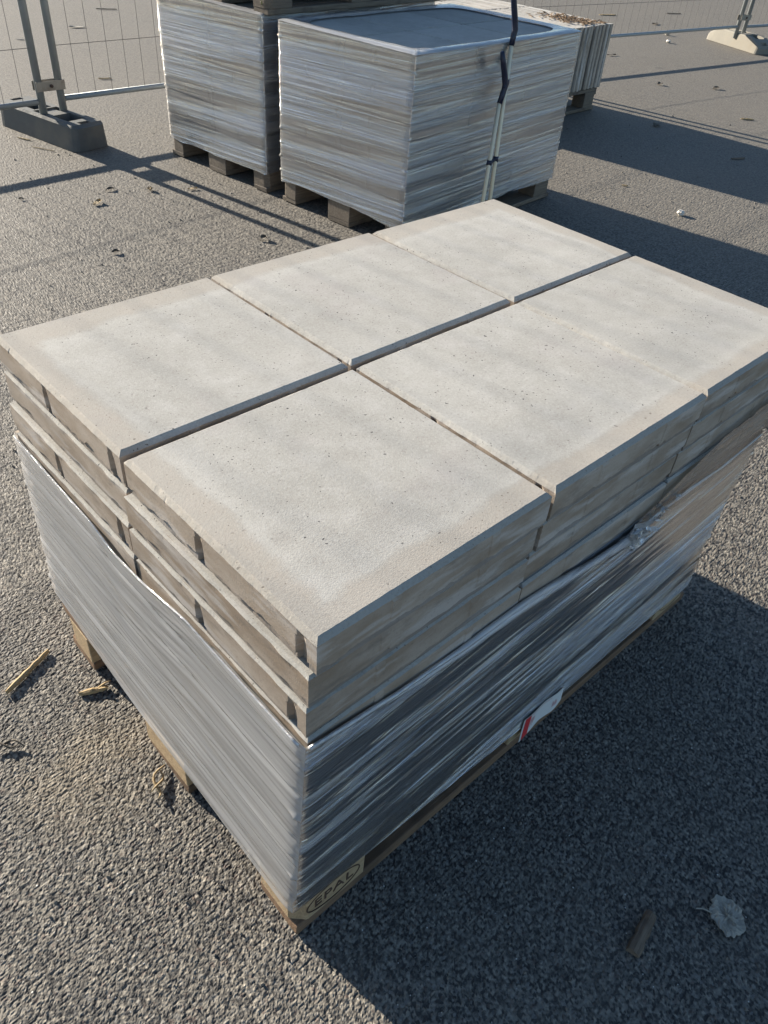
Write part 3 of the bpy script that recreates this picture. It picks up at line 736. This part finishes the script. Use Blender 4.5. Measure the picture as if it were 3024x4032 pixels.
# bark crumbs on the standing slabs
V, F = [], []
for i in range(260):
    x = 1.02 + rng.gauss(0, 0.09); y = 0.18 + rng.gauss(0, 0.13)
    if not (0.6 < x < 1.17 and 0.01 < y < 0.7): continue
    l, wd = rng.uniform(0.006, 0.028), rng.uniform(0.002, 0.006); a = rng.uniform(0, 3.14); z = 0.4085 + rng.uniform(0, 0.006); t = rng.uniform(-0.3, 0.3)
    n = len(V); ca, sa = math.cos(a), math.sin(a)
    for (p, q) in ((-l, -wd), (l, -wd), (l, wd), (-l, wd)):
        V.append((x + ca * p - sa * q, y + sa * p + ca * q, z + t * p)); 
    for (p, q) in ((-l, -wd), (l, -wd), (l, wd), (-l, wd)):
        V.append((x + ca * p - sa * q, y + sa * p + ca * q, z + t * p - 0.0025))
    F += [(n, n + 1, n + 2, n + 3), (n + 7, n + 6, n + 5, n + 4), (n, n + 4, n + 5, n + 1), (n + 2, n + 6, n + 7, n + 3), (n + 1, n + 5, n + 6, n + 2), (n + 3, n + 7, n + 4, n)]
bk = link("bark_litter", mesh_from("bark_litter", V, F, mat_plain("bark", (0.22, 0.14, 0.075), 0.85, 0, 0.6, 25)), None, (P4o[0], P4o[1], 0.147), (0, 0, A4)); bk['kind'] = 'stuff'
bk['label'] = 'brown bark crumbs lying on the standing slabs'

# ------------------------------------------------------------------ fence
def fence_panel(a, b, label, seed):
    a, b = Vector(a), Vector(b); L = (b - a).length; rot = math.atan2(b.y - a.y, b.x - a.x)
    t = thing("mesh_fence", label, "fence panel", (a.x, a.y, 0), rot, "mesh fence panels round the yard")
    pm = mesh_from("post", *tube([(0, 0, 0.085), (0, 0, 2.22)], 0.021, 14), MZINC, True)
    link("post", pm, t, (0.0, 0, 0)); link("post", pm, t, (L, 0, 0))
    rl = mesh_from("rail", *tube([(0.020, 0, 0), (L - 0.020, 0, 0)], 0.0145, 12), MZINC, True)
    link("rail", rl, t, (0, 0, 0.190)); link("rail", rl, t, (0, 0, 2.20))
    vw = mesh_from("mesh_wire", *tube([(0, 0, 0.195), (0, 0, 2.195)], 0.0013, 5), MWIRE)
    hw = mesh_from("mesh_wire", *tube([(0.018, 0, 0), (L - 0.018, 0, 0)], 0.0016, 5), MWIRE)
    n = int((L - 0.06) / 0.105)
    for i in range(1, n + 1): link("mesh_wire", vw, t, (i * L / (n + 1), -0.004, 0))
    for z in (0.45, 0.71, 0.97, 1.23, 1.49, 1.75, 2.01): link("mesh_wire", hw, t, (0, -0.0075, z))
    return t
fence_panel((-1.95, 4.02, 0), (1.545, 4.294, 0), "mesh fence panel running left out of frame from the dark foot", 1)
fence_panel((1.668, 4.312, 0), (5.26, 4.43, 0), "mesh fence panel directly behind the wrapped stacks, right of the dark foot", 2)
fence_panel((5.37, 4.43, 0), (9.10, 4.075, 0), "mesh fence panel ending at the pale concrete foot on the right", 3)
fence_panel((9.20, 4.045, 0), (12.75, 3.55, 0), "mesh fence panel continuing right beyond the pale concrete foot", 4)

def foot_mesh(name, mat, L=0.72, Wd=0.225, H=0.128, ramp=0.0):
    """block with recessed slots and round holes in its top, built as a stepped grid; x along the length"""
    xs = sorted(set([0, .012, .03, .055, .07, .115, .13, .18, .195, .235, .255, .30, .315, .345, .375, .405, .42, .465, .485, .525, .54, .59, .605, .65, .665, .69, .708, .72])); xs = [x * L / 0.72 for x in xs]
    ys = [0, .010, .028, .052, .075, .0975, .1125, .1275, .15, .173, .197, .215, .225]; ys = [y * Wd / 0.225 for y in ys]
    def hgt(i, j):
        x = (xs[i] + xs[i + 1]) / 2 / L; y = (ys[j] + ys[j + 1]) / 2 / Wd
        h = H
        if .26 < y < .74:
            if .13 < x < .40 or .62 < x < .86: h = H * 0.45
            if .43 < x < .56: h = H * 0.93
        if (.035 < x < .10 or .90 < x < .965) and .35 < y < .65: h = H * 0.6
        if .43 < x < .57 and (.10 < y < .28 or .72 < y < .9): h = H * 0.72
        return h
    bm = bmesh.new(); vc = {}
    def vert(x, y, z):
        k_ = (round(x, 5), round(y, 5), round(z, 5))
        if k_ not in vc: vc[k_] = bm.verts.new((x, y, z))
        return vc[k_]
    nxx, nyy = len(xs) - 1, len(ys) - 1
    def face(*p):
        vs = [vert(*q) for q in p]
        try: bm.faces.new(vs)
        except ValueError: pass
    hh = [[hgt(i, j) for j in range(nyy)] for i in range(nxx)]
    for i in range(nxx):
        for j in range(nyy):
            z = hh[i][j]; x0, x1, y0, y1 = xs[i], xs[i + 1], ys[j], ys[j + 1]
            face((x0, y0, z), (x1, y0, z), (x1, y1, z), (x0, y1, z)); face((x0, y1, 0), (x1, y1, 0), (x1, y0, 0), (x0, y0, 0))
            for (di, dj, p, q) in ((1, 0, (x1, y0), (x1, y1)), (-1, 0, (x0, y1), (x0, y0)), (0, 1, (x1, y1), (x0, y1)), (0, -1, (x0, y0), (x1, y0))):
                a, b = i + di, j + dj
                zo = hh[a][b] if 0 <= a < nxx and 0 <= b < nyy else 0
                if z > zo + 1e-6: face((p[0], p[1], zo), (q[0], q[1], zo), (q[0], q[1], z), (p[0], p[1], z))
    # round the plan corners, slope the flanks, taper the ends
    for v in bm.verts:
        x, y, z = v.co; cx, cy = L / 2, Wd / 2
        dx, dy = abs(x - cx) - (L / 2 - 0.04), abs(y - cy) - (Wd / 2 - 0.04)
        if dx > 0 and dy > 0:
            d = math.hypot(dx, dy)
            if d > 0.04: x = cx + math.copysign(L / 2 - 0.04 + dx * 0.04 / d, x - cx); y = cy + math.copysign(Wd / 2 - 0.04 + dy * 0.04 / d, y - cy)
        t = z / H; y = cy + (y - cy) * (1 - 0.10 * t)
        ex = max(0, abs(x - cx) - (L / 2 - 0.17)) / 0.17
        z = z * (1 - ramp * ex) - (0.012 * t if (abs(y - cy) > Wd * 0.43 or abs(x - cx) > L / 2 - 0.02) else 0)
        v.co = (x - cx, y - cy, z)
    bmesh.ops.recalc_face_normals(bm, faces=bm.faces[:])
    return bm_mesh(name, bm, mat)
fm = foot_mesh("fence_foot", MFOOTD)
fo = link("fence_ballast_block", fm, None, (1.600, 4.345, 0.001), (0, 0, R(-80))); tag(fo, "dark grey rubber fence foot with slots, left of the wrapped stacks", "fence foot", "feet that hold the mesh fence")
fm2 = foot_mesh("fence_foot", MFOOTC, L=0.84, Wd=0.24, H=0.135, ramp=0.55)
fo2 = link("fence_ballast_block", fm2, None, (9.215, 4.06, 0.001), (0, 0, R(-112.5))); tag(fo2, "pale beige concrete fence foot at the top right of the yard", "fence foot", "feet that hold the mesh fence")

def clamp(x, y, z, rot, label):
    t = thing("fence_clamp", label, "clamp", (x, y, z), rot, "clamps that join two fence posts")
    for sy in (-1, 1):
        bm = box_bm(0.165, 0.004, 0.048, 0.001); link("clamp_plate", bm_mesh("clamp_plate", bm, MCLAMP), t, (0, sy * 0.0245, 0))
    link("bolt", mesh_from("bolt", *tube([(0, -0.036, 0), (0, 0.034, 0)], 0.009, 8), MBOLT, True), t)
clamp(1.607, 4.303, 0.265, R(3), "greyish rusty clamp joining the two posts above the dark foot")
clamp(9.150, 4.060, 0.275, R(-10), "dark rusty clamp joining the two posts at the top right")

# ------------------------------------------------------------------ long poles leaning on the wrapped stack
def hollow_grip(pts, r, flat=1.0):
    return tube(pts, r, 12)
def pole(base, top, grip, label, clips, group):
    base, top = Vector(base), Vector(top)
    t = thing("long_handled_pole", label, "pole", base, 0, group)
    link("shaft", mesh_from("shaft", *tube([(0, 0, 0), (top - base)], 0.0090, 14), MPOLE, True), t)
    link("end_cap", mesh_from("end_cap", *tube([(0, 0, 0), (top - base) * 0.03], 0.0115, 12), MNAVY, True), t)
    link("grip", mesh_from("grip", *tube([Vector(g_) - base for g_ in grip], 0, 12, True, [0.0115, 0.0125, 0.013, 0.0135, 0.0125, 0.0085][:len(grip)]), MNAVY, True), t)
    for (p, q) in clips:
        p, q = Vector(p) - base, Vector(q) - base
        d = (q - p).normalized(); V, F = merge([tube([p - d * 0.012, q + d * 0.012], 0.0075, 8), tube([p - Vector((0, 0, .011)), p + Vector((0, 0, .011))], 0.0125, 12), tube([q - Vector((0, 0, .011)), q + Vector((0, 0, .011))], 0.0125, 12)])
        link("clip", mesh_from("clip", V, F, MNAVY, True), t)
    return t
TB, TT = Vector((2.497, 1.832, 0.004)), Vector((2.734, 2.034, 0.764))
SB, STt = Vector((2.440, 1.835, 0.004)), Vector((2.640, 1.978, 0.558))
def on(a, b, z): return a + (b - a) * ((z - a.z) / (b.z - a.z))
pole(TB, TT, [(2.7335, 2.0335, 0.762), (2.742, 2.038, 0.795), (2.748, 2.0385, 0.820), (2.735, 2.040, 0.865), (2.711, 2.040, 0.929), (2.690, 2.042, 0.985)],
     "taller pale pole with a bent navy grip, leaning on the wrapped stack", [], "two long poles leaning together")
pole(SB, STt, [(2.6395, 1.9775, 0.556), (2.655, 1.980, 0.590), (2.667, 1.981, 0.622), (2.652, 1.981, 0.665), (2.630, 1.981, 0.715), (2.612, 1.981, 0.757)],
     "shorter pale pole with navy grip clipped to the taller pole", [((2.664, 1.981, 0.622), on(TB, TT, 0.632)), (on(SB, STt, 0.335), on(TB, TT, 0.345))], "two long poles leaning together")

# ------------------------------------------------------------------ paper label on the pallet
def paper():
    t = thing("paper_label", "torn white paper label with a red end, stuck on the front pallet", "label", (0.602, 0.010, 0.068))
    n, m = 16, 6; V, F = [], []
    def pos(u, v, out=0.0):
        x = (u - 0.5) * 0.128; zt, zb = 0.030 + 0.002 * math.sin(u * 6), -0.027 + 0.018 * (max(0, u - 0.8) / 0.2) ** 1.5 - 0.012 * max(0, 0.15 - u) / 0.15
        z = zb + (zt - zb) * v; y = -0.004 - 0.003 * (1 - v) ** 1.6 * (0.4 + abs(u - 0.5) * 1.4) - 0.0015 * math.sin(u * 9) - out
        return (x + 0.004 * (v - 0.5), y, z)
    for i in range(n + 1):
        for j in range(m + 1): V.append(pos(i / n, j / m))
    k = len(V)
    for i in range(n + 1):
        for j in range(m + 1): p = pos(i / n, j / m); V.append((p[0], p[1] + 0.0006, p[2]))
    for i in range(n):
        for j in range(m):
            a = i * (m + 1) + j; F.append((a, a + m + 1, a + m + 2, a + 1)); F.append((k + a, k + a + 1, k + a + m + 2, k + a + m + 1))
    link("sheet", mesh_from("sheet", V, F, MPAPER, True), t)
    def patch(u0, u1, v0, v1, name, nn=4):
        V, F = [], []
        for i in range(nn + 1):
            for j in range(nn + 1): V.append(pos(u0 + (u1 - u0) * i / nn, v0 + (v1 - v0) * j / nn, 0.0005))
        for i in range(nn):
            for j in range(nn): a = i * (nn + 1) + j; F.append((a, a + nn + 1, a + nn + 2, a + 1))
        return V, F
    link("red_strip", mesh_from("red_strip", *patch(0.03, 0.16, 0.02, 0.98, ""), MRED, True), t)
    marks = [patch(0.18 + i * 0.018, 0.188 + i * 0.018, 0.30 + 0.1 * (i % 3), 0.75, "", 1) for i in range(6)]
    marks += [patch(0.76 + 0.03 * i, 0.772 + 0.03 * i, 0.30, 0.62 - 0.08 * (i % 2), "", 1) for i in range(4)]
    marks += [patch(0.20 + i * 0.05, 0.24 + i * 0.05, 0.90, 0.93, "", 1) for i in range(10)]
    link("red_marks", mesh_from("red_marks", *merge(marks), mat_plain("pale_red_print", (0.62, 0.22, 0.22), 0.6), True), t)
    return t
paper()

# ------------------------------------------------------------------ litter on the ground
def splinter(name, p0, p1, wd, th, mat, label, cat, seed, fork=False, bend=0.0, blunt=False):
    p0, p1 = Vector(p0), Vector(p1); L = (p1 - p0).length; rs = random.Random(seed)
    n = 9; V, F = [], []
    for i in range(n + 1):
        t = i / n; e = min(1, t * 5, (1 - t) * 6) * 0.55 + 0.45
        if blunt: e = 0.92 + 0.08 * e
        a = wd * 0.5 * e * rs.uniform(0.82, 1.1); x = t * L; yb = bend * math.sin(t * math.pi)
        zt = th * (0.8 + 0.3 * rs.random()) * (0.75 + 0.25 * e)
        V += [(x + rs.uniform(-.002, .002), yb - a, 0.001), (x, yb - a * 0.75, zt * 0.75), (x, yb + a * 0.1, zt), (x + rs.uniform(-.003, .003), yb + a * 0.8, zt * 0.8), (x, yb + a, 0.001)]
    for i in range(n):
        for j in range(5):
            a, b = i * 5 + j, i * 5 + (j + 1) % 5; F.append((a, b, b + 5, a + 5))
    F.append((4, 3, 2, 1, 0)); F.append(tuple(n * 5 + j for j in range(5)))
    parts = [(V, F)]
    if fork:
        for sgn, ln in ((1, 0.42), (-0.7, 0.34)):
            parts.append(tube([(L * 0.68, sgn * wd * 0.2, th * .6), (L * 0.9, sgn * wd * 0.55, th * 1.1), (L * (0.68 + ln), sgn * wd * 0.9, th * 0.9)], 0, 6, True, [wd * .22, wd * .16, wd * .05]))
    V, F = merge(parts)
    o = link(name, mesh_from(name, V, F, mat), None, (p0.x, p0.y, 0.0005), (0, 0, math.atan2(p1.y - p0.y, p1.x - p0.x)))
    return tag(o, label, cat)
splinter("wood_splinter", (-0.170, 0.777, 0), (-0.060, 0.826, 0), 0.012, 0.009, MSTICK, "long straight pale wood splinter on sunlit asphalt at the left edge", "splinter", 2)
splinter("wood_splinter", (-0.062, 0.681, 0), (-0.008, 0.659, 0), 0.013, 0.008, MSTICK, "forked pale wood splinter close to the front pallet", "splinter", 3, fork=True)
splinter("wood_chunk", (0.385, -0.3735, 0), (0.463, -0.360, 0), 0.024, 0.015, MSTICKD, "flat brown wood chunk in the shade at bottom right", "wood piece", 5, blunt=True)
def curl(name, x, y, rot, ln, r, mat, label, cat, seed):
    rs = random.Random(seed); parts = []
    for k in range(3):
        pts = [(ln * (i / 6 - 0.3 * k), r * 4 * math.sin(i * 0.7 + k * 2), 0.003 + r * 3 * abs(math.sin(i * 0.5 + k))) for i in range(7)]
        parts.append(tube(pts, 0, 6, True, [r * (0.3 + 0.9 * math.sin(math.pi * (i + 0.5) / 7)) for i in range(7)]))
    V, F = merge(parts); return tag(link(name, mesh_from(name, V, F, mat, True), None, (x, y, 0.001), (0, 0, rot)), label, cat)
curl("dry_twig", -0.048, 0.395, 0.9, 0.045, 0.0022, MLEAF, "thin curled brown twig on asphalt left of the middle pallet block", "twig", 1)
curl("dry_twig", -0.225, 0.66, -0.6, 0.04, 0.0018, MDARKL, "thin dark twig at the left edge below the long splinter", "twig", 2)
def leaf(name, x, y, rot, ln, wd, mat, label, cat, seed, lift=0.012, lobes=0, group=None, z=0.001):
    rs = random.Random(seed); n, m = 14, 5; V, F = [], []
    for i in range(n + 1):
        t = i / n; half = wd * 0.5 * math.sin(math.pi * (0.04 + 0.92 * t)) ** 0.7 * (1 + (0.28 * math.sin(t * lobes * math.pi * 2) if lobes else 0)) * rs.uniform(0.88, 1.08)
        for j in range(m):
            u = j / (m - 1) * 2 - 1
            V.append(((t - 0.5) * ln + rs.uniform(-1, 1) * ln * 0.015, u * half, 0.002 + lift * 0.6 * (abs(u) ** 1.5 * (0.5 + 0.5 * math.sin(t * 5 + seed)) + 0.4 * math.sin(t * 3.1) ** 2) + rs.uniform(0, lift * 0.12)))
    k = len(V); V += [(a, b, c - 0.0012) for a, b, c in V]
    for i in range(n):
        for j in range(m - 1):
            a = i * m + j; F.append((a, a + m, a + m + 1, a + 1)); F.append((k + a, k + a + 1, k + a + m + 1, k + a + m))
    for i in range(n):
        a = i * m; F.append((a, k + a, k + a + m, a + m)); a += m - 1; F.append((a, a + m, k + a + m, k + a))
    return tag(link(name, mesh_from(name, V, F, mat), None, (x, y, z), (0, 0, rot)), label, cat, group)
def rough_leaf(x, y, r, label):
    rs = random.Random(4); V = [(0, 0, 0.010)]; F = []; n = 46; rings = 7
    for q in range(1, rings + 1):
        for i in range(n):
            a = 2 * math.pi * i / n; t = q / rings
            rad = r * t * (1 + t * (0.05 * math.sin(a * 5 + 1) + 0.05 * math.sin(a * 13) + rs.uniform(-.07, .07)))
            V.append((rad * math.cos(a) * 1.12, rad * math.sin(a) * 0.9, 0.006 + rs.uniform(-0.0012, 0.0022) + 0.0015 * math.sin(a * 3 + q)))
    for i in range(n): F.append((0, 1 + i, 1 + (i + 1) % n))
    for q in range(rings - 1):
        for i in range(n): a, b = 1 + q * n + i, 1 + q * n + (i + 1) % n; F.append((a, a + n, b + n, b))
    k = len(V); V += [(a, b, c - 0.0015) for a, b, c in V]; F += [tuple(reversed([i + k for i in f])) for f in F[:]]
    V2, F2 = tube([(r * 0.2, r * 0.8, 0.006), (r * 0.45, r * 1.25, 0.006), (r * 0.5, r * 1.6, 0.004)], 0.0012, 5)
    V, F = merge([(V, F), (V2, F2)])
    tag(link("crumpled_leaf", mesh_from("crumpled_leaf", V, F, MPALE), None, (x, y, 0.001), (0, 0, 0.9)), label, "leaf")
rough_leaf(0.563, -0.450, 0.031, "pale crumpled round leaf in the shade at bottom right")
leaf("dry_leaf", 1.289, 3.223, 0.5, 0.062, 0.030, MLEAF, "tan curled leaf with a dark shadow, left of the twin post shadows", "leaf", 3, 0.018)
leaf("dry_leaf", 1.428, 3.364, 0.1, 0.055, 0.020, MDARKL, "thin dark leaf just left of the tan crumpled leaf", "leaf", 5, 0.010)
leaf("dry_leaf", 1.590, 3.262, 1.1, 0.040, 0.034, MLEAF, "small tan crumpled leaf beside the twin post shadows", "leaf", 8, 0.022)
leaf("dry_leaf", 1.774, 3.165, -0.3, 0.048, 0.018, MLEAF, "narrow brown leaf lying between the twin post shadows", "leaf", 9, 0.010)
leaf("dry_leaf", 1.683, 2.440, 0.2, 0.045, 0.032, MDARKL, "dark crumpled leaf just behind the front slab stack", "leaf", 10, 0.020)
leaf("dry_leaf", 1.084, 2.662, -0.2, 0.040, 0.020, MDARKL, "small black leaf scrap behind the left corner of the front stack", "leaf", 12, 0.012)
leaf("dry_leaf", 1.024, 3.452, -0.7, 0.030, 0.012, MDARKL, "tiny dark leaf scrap near the left frame edge", "leaf", 13, 0.008)
leaf("white_leaf", 3.167, 7.238, -0.35, 0.135, 0.055, MPALE, "white leaf on the far asphalt beyond the fence", "leaf", 14, 0.012)
splinter("wood_chip", (2.445, 5.455, 0), (2.530, 5.425, 0), 0.018, 0.008, MSTICK, "short pale wood chip on asphalt behind the left fence panel", "wood chip", 21)
splinter("wood_chip", (2.49, 6.92, 0), (2.58, 6.87, 0), 0.018, 0.006, MPALE, "faint pale chip seen through the fence left of the posts", "wood chip", 22)
splinter("wood_chip", (1.405, 4.385, 0), (1.445, 4.300, 0), 0.010, 0.006, MSTICK, "pale chip lying along the left side of the dark fence foot", "wood chip", 23)
splinter("wood_chip", (1.400, 4.190, 0), (1.470, 4.060, 0), 0.006, 0.004, MSTICK, "long thin straw in front of the dark fence foot", "straw", 24)
splinter("wood_chip", (1.540, 4.055, 0), (1.556, 4.020, 0), 0.012, 0.008, MPALE, "small white chip at the near end of the dark fence foot", "wood chip", 25)
splinter("wood_chip", (1.500, 4.49, 0), (1.530, 4.38, 0), 0.012, 0.008, MSTICK, "pale chip touching the flank of the dark fence foot", "wood chip", 26)
splinter("dark_twig", (3.75, 8.03, 0), (3.93, 7.95, 0), 0.014, 0.008, MDARKL, "short dark twig far beyond the fence at top left", "twig", 27)
splinter("wood_chip", (6.09, 2.40, 0), (6.16, 2.33, 0), 0.020, 0.010, MSTICK, "pale wood chip near the right frame edge above the pallet shadows", "wood chip", 28)
splinter("wood_chip", (5.00, 1.90, 0), (5.10, 1.86, 0), 0.024, 0.008, MSTICKD, "grey brown chip inside the long pallet shadow at right", "wood chip", 29)
splinter("wood_chip", (3.865, 1.985, 0), (3.885, 1.955, 0), 0.010, 0.006, MSTICK, "small tan chip on the lit strip between two pallet shadows", "wood chip", 30)
splinter("wood_chip", (9.38, 6.02, 0), (9.60, 5.93, 0), 0.045, 0.010, MSTICK, "broad cream chip on the asphalt beyond the standing slabs", "wood chip", 31)
splinter("dark_twig", (10.54, 5.77, 0), (10.74, 5.68, 0), 0.02, 0.010, MDARKL, "dark twig on the far asphalt at upper right", "twig", 32)
leaf("dry_leaf", 9.554, 5.325, 0.0, 0.12, 0.06, MDARKL, "dark leaf beyond the fence rail at upper right", "leaf", 33, 0.02)
leaf("dry_leaf", 7.238, 4.367, -0.4, 0.10, 0.03, MDARKL, "dark narrow leaf below the right fence rail", "leaf", 34, 0.015)
leaf("dry_leaf", 6.898, 3.056, -0.1, 0.085, 0.045, MDARKL, "dark leaf on lit asphalt above the thin fence shadows", "leaf", 35, 0.02)
leaf("dry_leaf", 6.532, 3.386, 0.0, 0.06, 0.04, MDARKL, "small dark leaf right of the standing slabs", "leaf", 36, 0.02)
leaf("dry_leaf", 5.273, 2.633, 0.3, 0.10, 0.05, MDARKL, "black leaf inside the shadow of the standing slabs", "leaf", 37, 0.02)
def pebble(x, y, r, mat, label, seed):
    bm = bmesh.new(); bmesh.ops.create_icosphere(bm, subdivisions=2, radius=r); rs = random.Random(seed)
    for v in bm.verts: v.co = v.co * rs.uniform(0.8, 1.15); v.co.z *= 0.65
    tag(link("pebble", bm_mesh("pebble", bm, mat), None, (x, y, r * 0.5)), label, "pebble")
pebble(3.732, 1.524, 0.022, MSTONE, "white pebble on the lit strip beside the front stack shadow", 1)
pebble(8.991, 4.821, 0.030, MSTONE, "pale pebble lying behind the right fence rail", 2)
pebble(8.548, 4.529, 0.026, MSTONE, "pale grey pebble just below the right fence rail", 3)
# loose grit
V, F = [], []
for i in range(1500):
    u = rng.random() ** 0.6; x = -0.5 + rng.random() * 6.5 * u; y = -0.65 + rng.random() * 6.0 * u
    r = rng.uniform(0.0012, 0.0042) * (1 + 0.12 * (x + y)); n = len(V); a = rng.uniform(0, 6.28)
    for q in range(4):
        an = a + q * 1.57 + rng.uniform(-.4, .4); rr = r * rng.uniform(0.6, 1.2); V.append((x + rr * math.cos(an), y + rr * math.sin(an), -0.0008))
    V.append((x + rng.uniform(-r, r) * .4, y + rng.uniform(-r, r) * .4, r * 1.0))
    F += [(n, n + 1, n + 4), (n + 1, n + 2, n + 4), (n + 2, n + 3, n + 4), (n + 3, n, n + 4)]
gr = link("loose_grit", mesh_from("loose_grit", V, F, MGRIT)); gr['kind'] = 'stuff'; gr['label'] = 'fine loose grit scattered on the asphalt'
# weed on the corner of the left wrapped stack
wt = thing("weed", "small green moss and weed tuft on the corner of the left stack", "weed", (P3o[0] + 0.022, P3o[1] - 0.018 + 0.03, Z2 + 0.008))
rs = random.Random(3)
for k in range(9):
    a = rs.uniform(0, 6.28); hgt_ = rs.uniform(0.03, 0.075); ld = rs.uniform(0.004, 0.020)
    pts = [(0.004 * math.cos(a), 0.004 * math.sin(a), 0), (ld * math.cos(a) * .6, ld * math.sin(a) * .6, hgt_ * .6), (ld * math.cos(a), ld * math.sin(a), hgt_)]
    parts = [tube(pts, 0, 5, True, [0.0018, 0.0014, 0.0006])]
    for q in range(9):
        t = 0.15 + 0.85 * q / 9; cx, cy, cz = ld * math.cos(a) * t, ld * math.sin(a) * t, hgt_ * t; b = rs.uniform(0, 6.28); l = rs.uniform(0.006, 0.013)
        d = Vector((math.cos(b), math.sin(b), 0.4)) * l; e = Vector((-math.sin(b), math.cos(b), 0)) * l * 0.35; c0 = Vector((cx, cy, cz))
        parts.append(([c0, c0 + d * .5 + e, c0 + d, c0 + d * .5 - e], [(0, 1, 2, 3)]))
    V, F = merge(parts); link("stem", mesh_from("stem", V, F, MGREEN), wt)

bpy.context.view_layer.update()
# children of the stack roots were placed in world minus the root's location; nothing else to do
